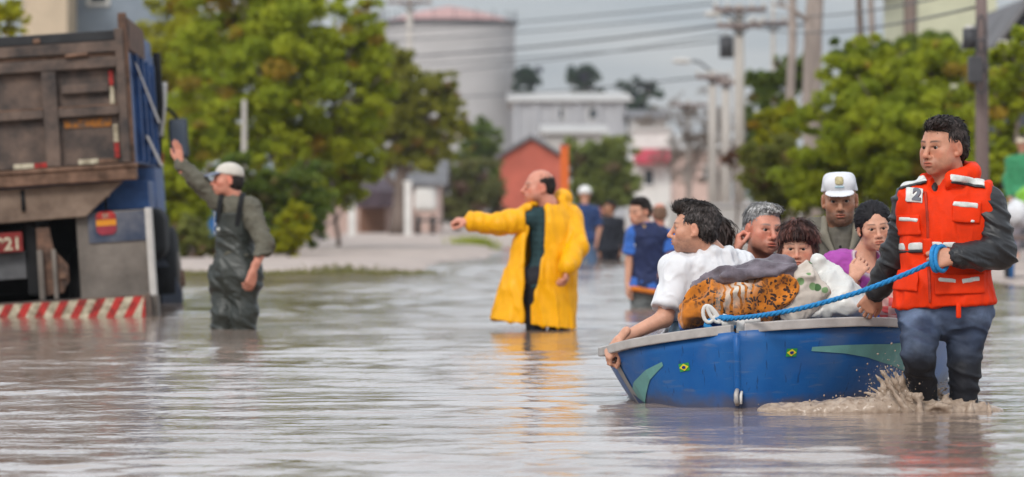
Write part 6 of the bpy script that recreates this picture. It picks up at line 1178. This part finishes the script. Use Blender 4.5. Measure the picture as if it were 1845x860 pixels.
# ------------------------------------------------------------------ splash round the wading legs and along the hull
M_SPL = mat('muddy_splash', (.46, .33, .235), .22, .2, 30, .3, 50, col2=(.66, .52, .41), spec=.5); M_SPL.node_tree.nodes['Principled BSDF'].inputs['Transmission Weight'].default_value = .35; M_SPL.node_tree.nodes['Principled BSDF'].inputs['IOR'].default_value = 1.33
rs = np.random.RandomState(4); v = Vol(.008)
for i in range(30):
    t = i / 29; c = W(1400 + 370 * t, 737 + 3 * math.sin(t * 9), 18.3 - .08 * math.sin(t * 3)); v.ell(c + np.array((0, 0, -.012)), (.06 + .04 * rs.rand(), .08, .018 + .02 * math.sin(t * 3.1) + .012 * rs.rand()), None, .04)
for i in range(150):
    u_ = rs.normal(); c = W(1640 + u_ * 32, 737, 18.28 + rs.normal() * .08); hgt = (.015 + .2 * rs.rand() ** 2) * math.exp(-u_ * u_ * .45); e = c + np.array((rs.normal() * .06 - .03, rs.normal() * .04, hgt)); md_ = c * .45 + e * .55 + np.array((rs.normal() * .012, 0, .012)); v.chain([c + np.array((0, 0, -.02)), md_, e], [.02, .008, .0035], .018)
for i in range(60):
    u_ = rs.normal(); c = W(1640 + u_ * 34, 732 - abs(rs.normal()) * 14, 18.27 + rs.normal() * .07); v.ell(c, np.array((.022, .02, .014)) * rs.uniform(.5, 1.3), None, .02)
for i in range(22):
    c = W(1738 + rs.normal() * 22, 741, 18.2 + rs.normal() * .05); v.cap(c, c + np.array((rs.normal() * .03, 0, .02 + .04 * rs.rand())), .018, .005, k=.02)
V_, Q_ = v.mesh(); V_ = V_ + vnorm(V_, Q_) * (fbm(V_ * 34, 3, 2) * .011)[:, None]; V_[:, 2] = np.maximum(V_[:, 2], -.03)
nb_ = len(V_); dv = [V_]; dq = [Q_]
for i in range(900):
    k = rs.rand() < .75; c = W((1622 if k else 1560) + rs.normal() * (30 if k else 60), 735 - abs(rs.normal()) * (45 if k else 12), 18.25 + rs.normal() * .07); r_ = .0012 + .0042 * rs.rand() ** 3
    o6 = np.array([(1, 0, 0), (-1, 0, 0), (0, 1, 0), (0, -1, 0), (0, 0, 1.3), (0, 0, -1.3)]) * r_ + c; dv.append(o6); dq.append(np.array([(4, 0, 2, 2), (4, 2, 1, 1), (4, 1, 3, 3), (4, 3, 0, 0), (5, 2, 0, 0), (5, 1, 2, 2), (5, 3, 1, 1), (5, 0, 3, 3)]) + nb_); nb_ += 6
V_ = np.concatenate(dv); fs_ = [tuple(q) if q[2] != q[3] else tuple(q[:3]) for q in np.concatenate(dq).tolist()]
tag(mesh_obj('splash', V_, fs_, M_SPL, None, True), 'muddy splash thrown up by the wading legs beside the boat', 'splash', kind='stuff')

# ------------------------------------------------------------------ damp air over the street
hz = bpy.data.materials.new('damp_air'); hz.use_nodes = True; hz.node_tree.nodes.clear(); ho = nd('ShaderNodeOutputMaterial', hz.node_tree); hv = nd('ShaderNodeVolumePrincipled', hz.node_tree); hv.inputs['Color'].default_value = (.86, .89, .93, 1); hv.inputs['Density'].default_value = .0002; hv.inputs['Anisotropy'].default_value = .2; hz.node_tree.links.new(hv.outputs[0], ho.inputs['Volume'])
m = MB(); m.box((0, 760, 14), (1040, 1720, 32)); tag(m.build('haze', hz), 'thin pale damp air over the flooded street', kind='stuff')
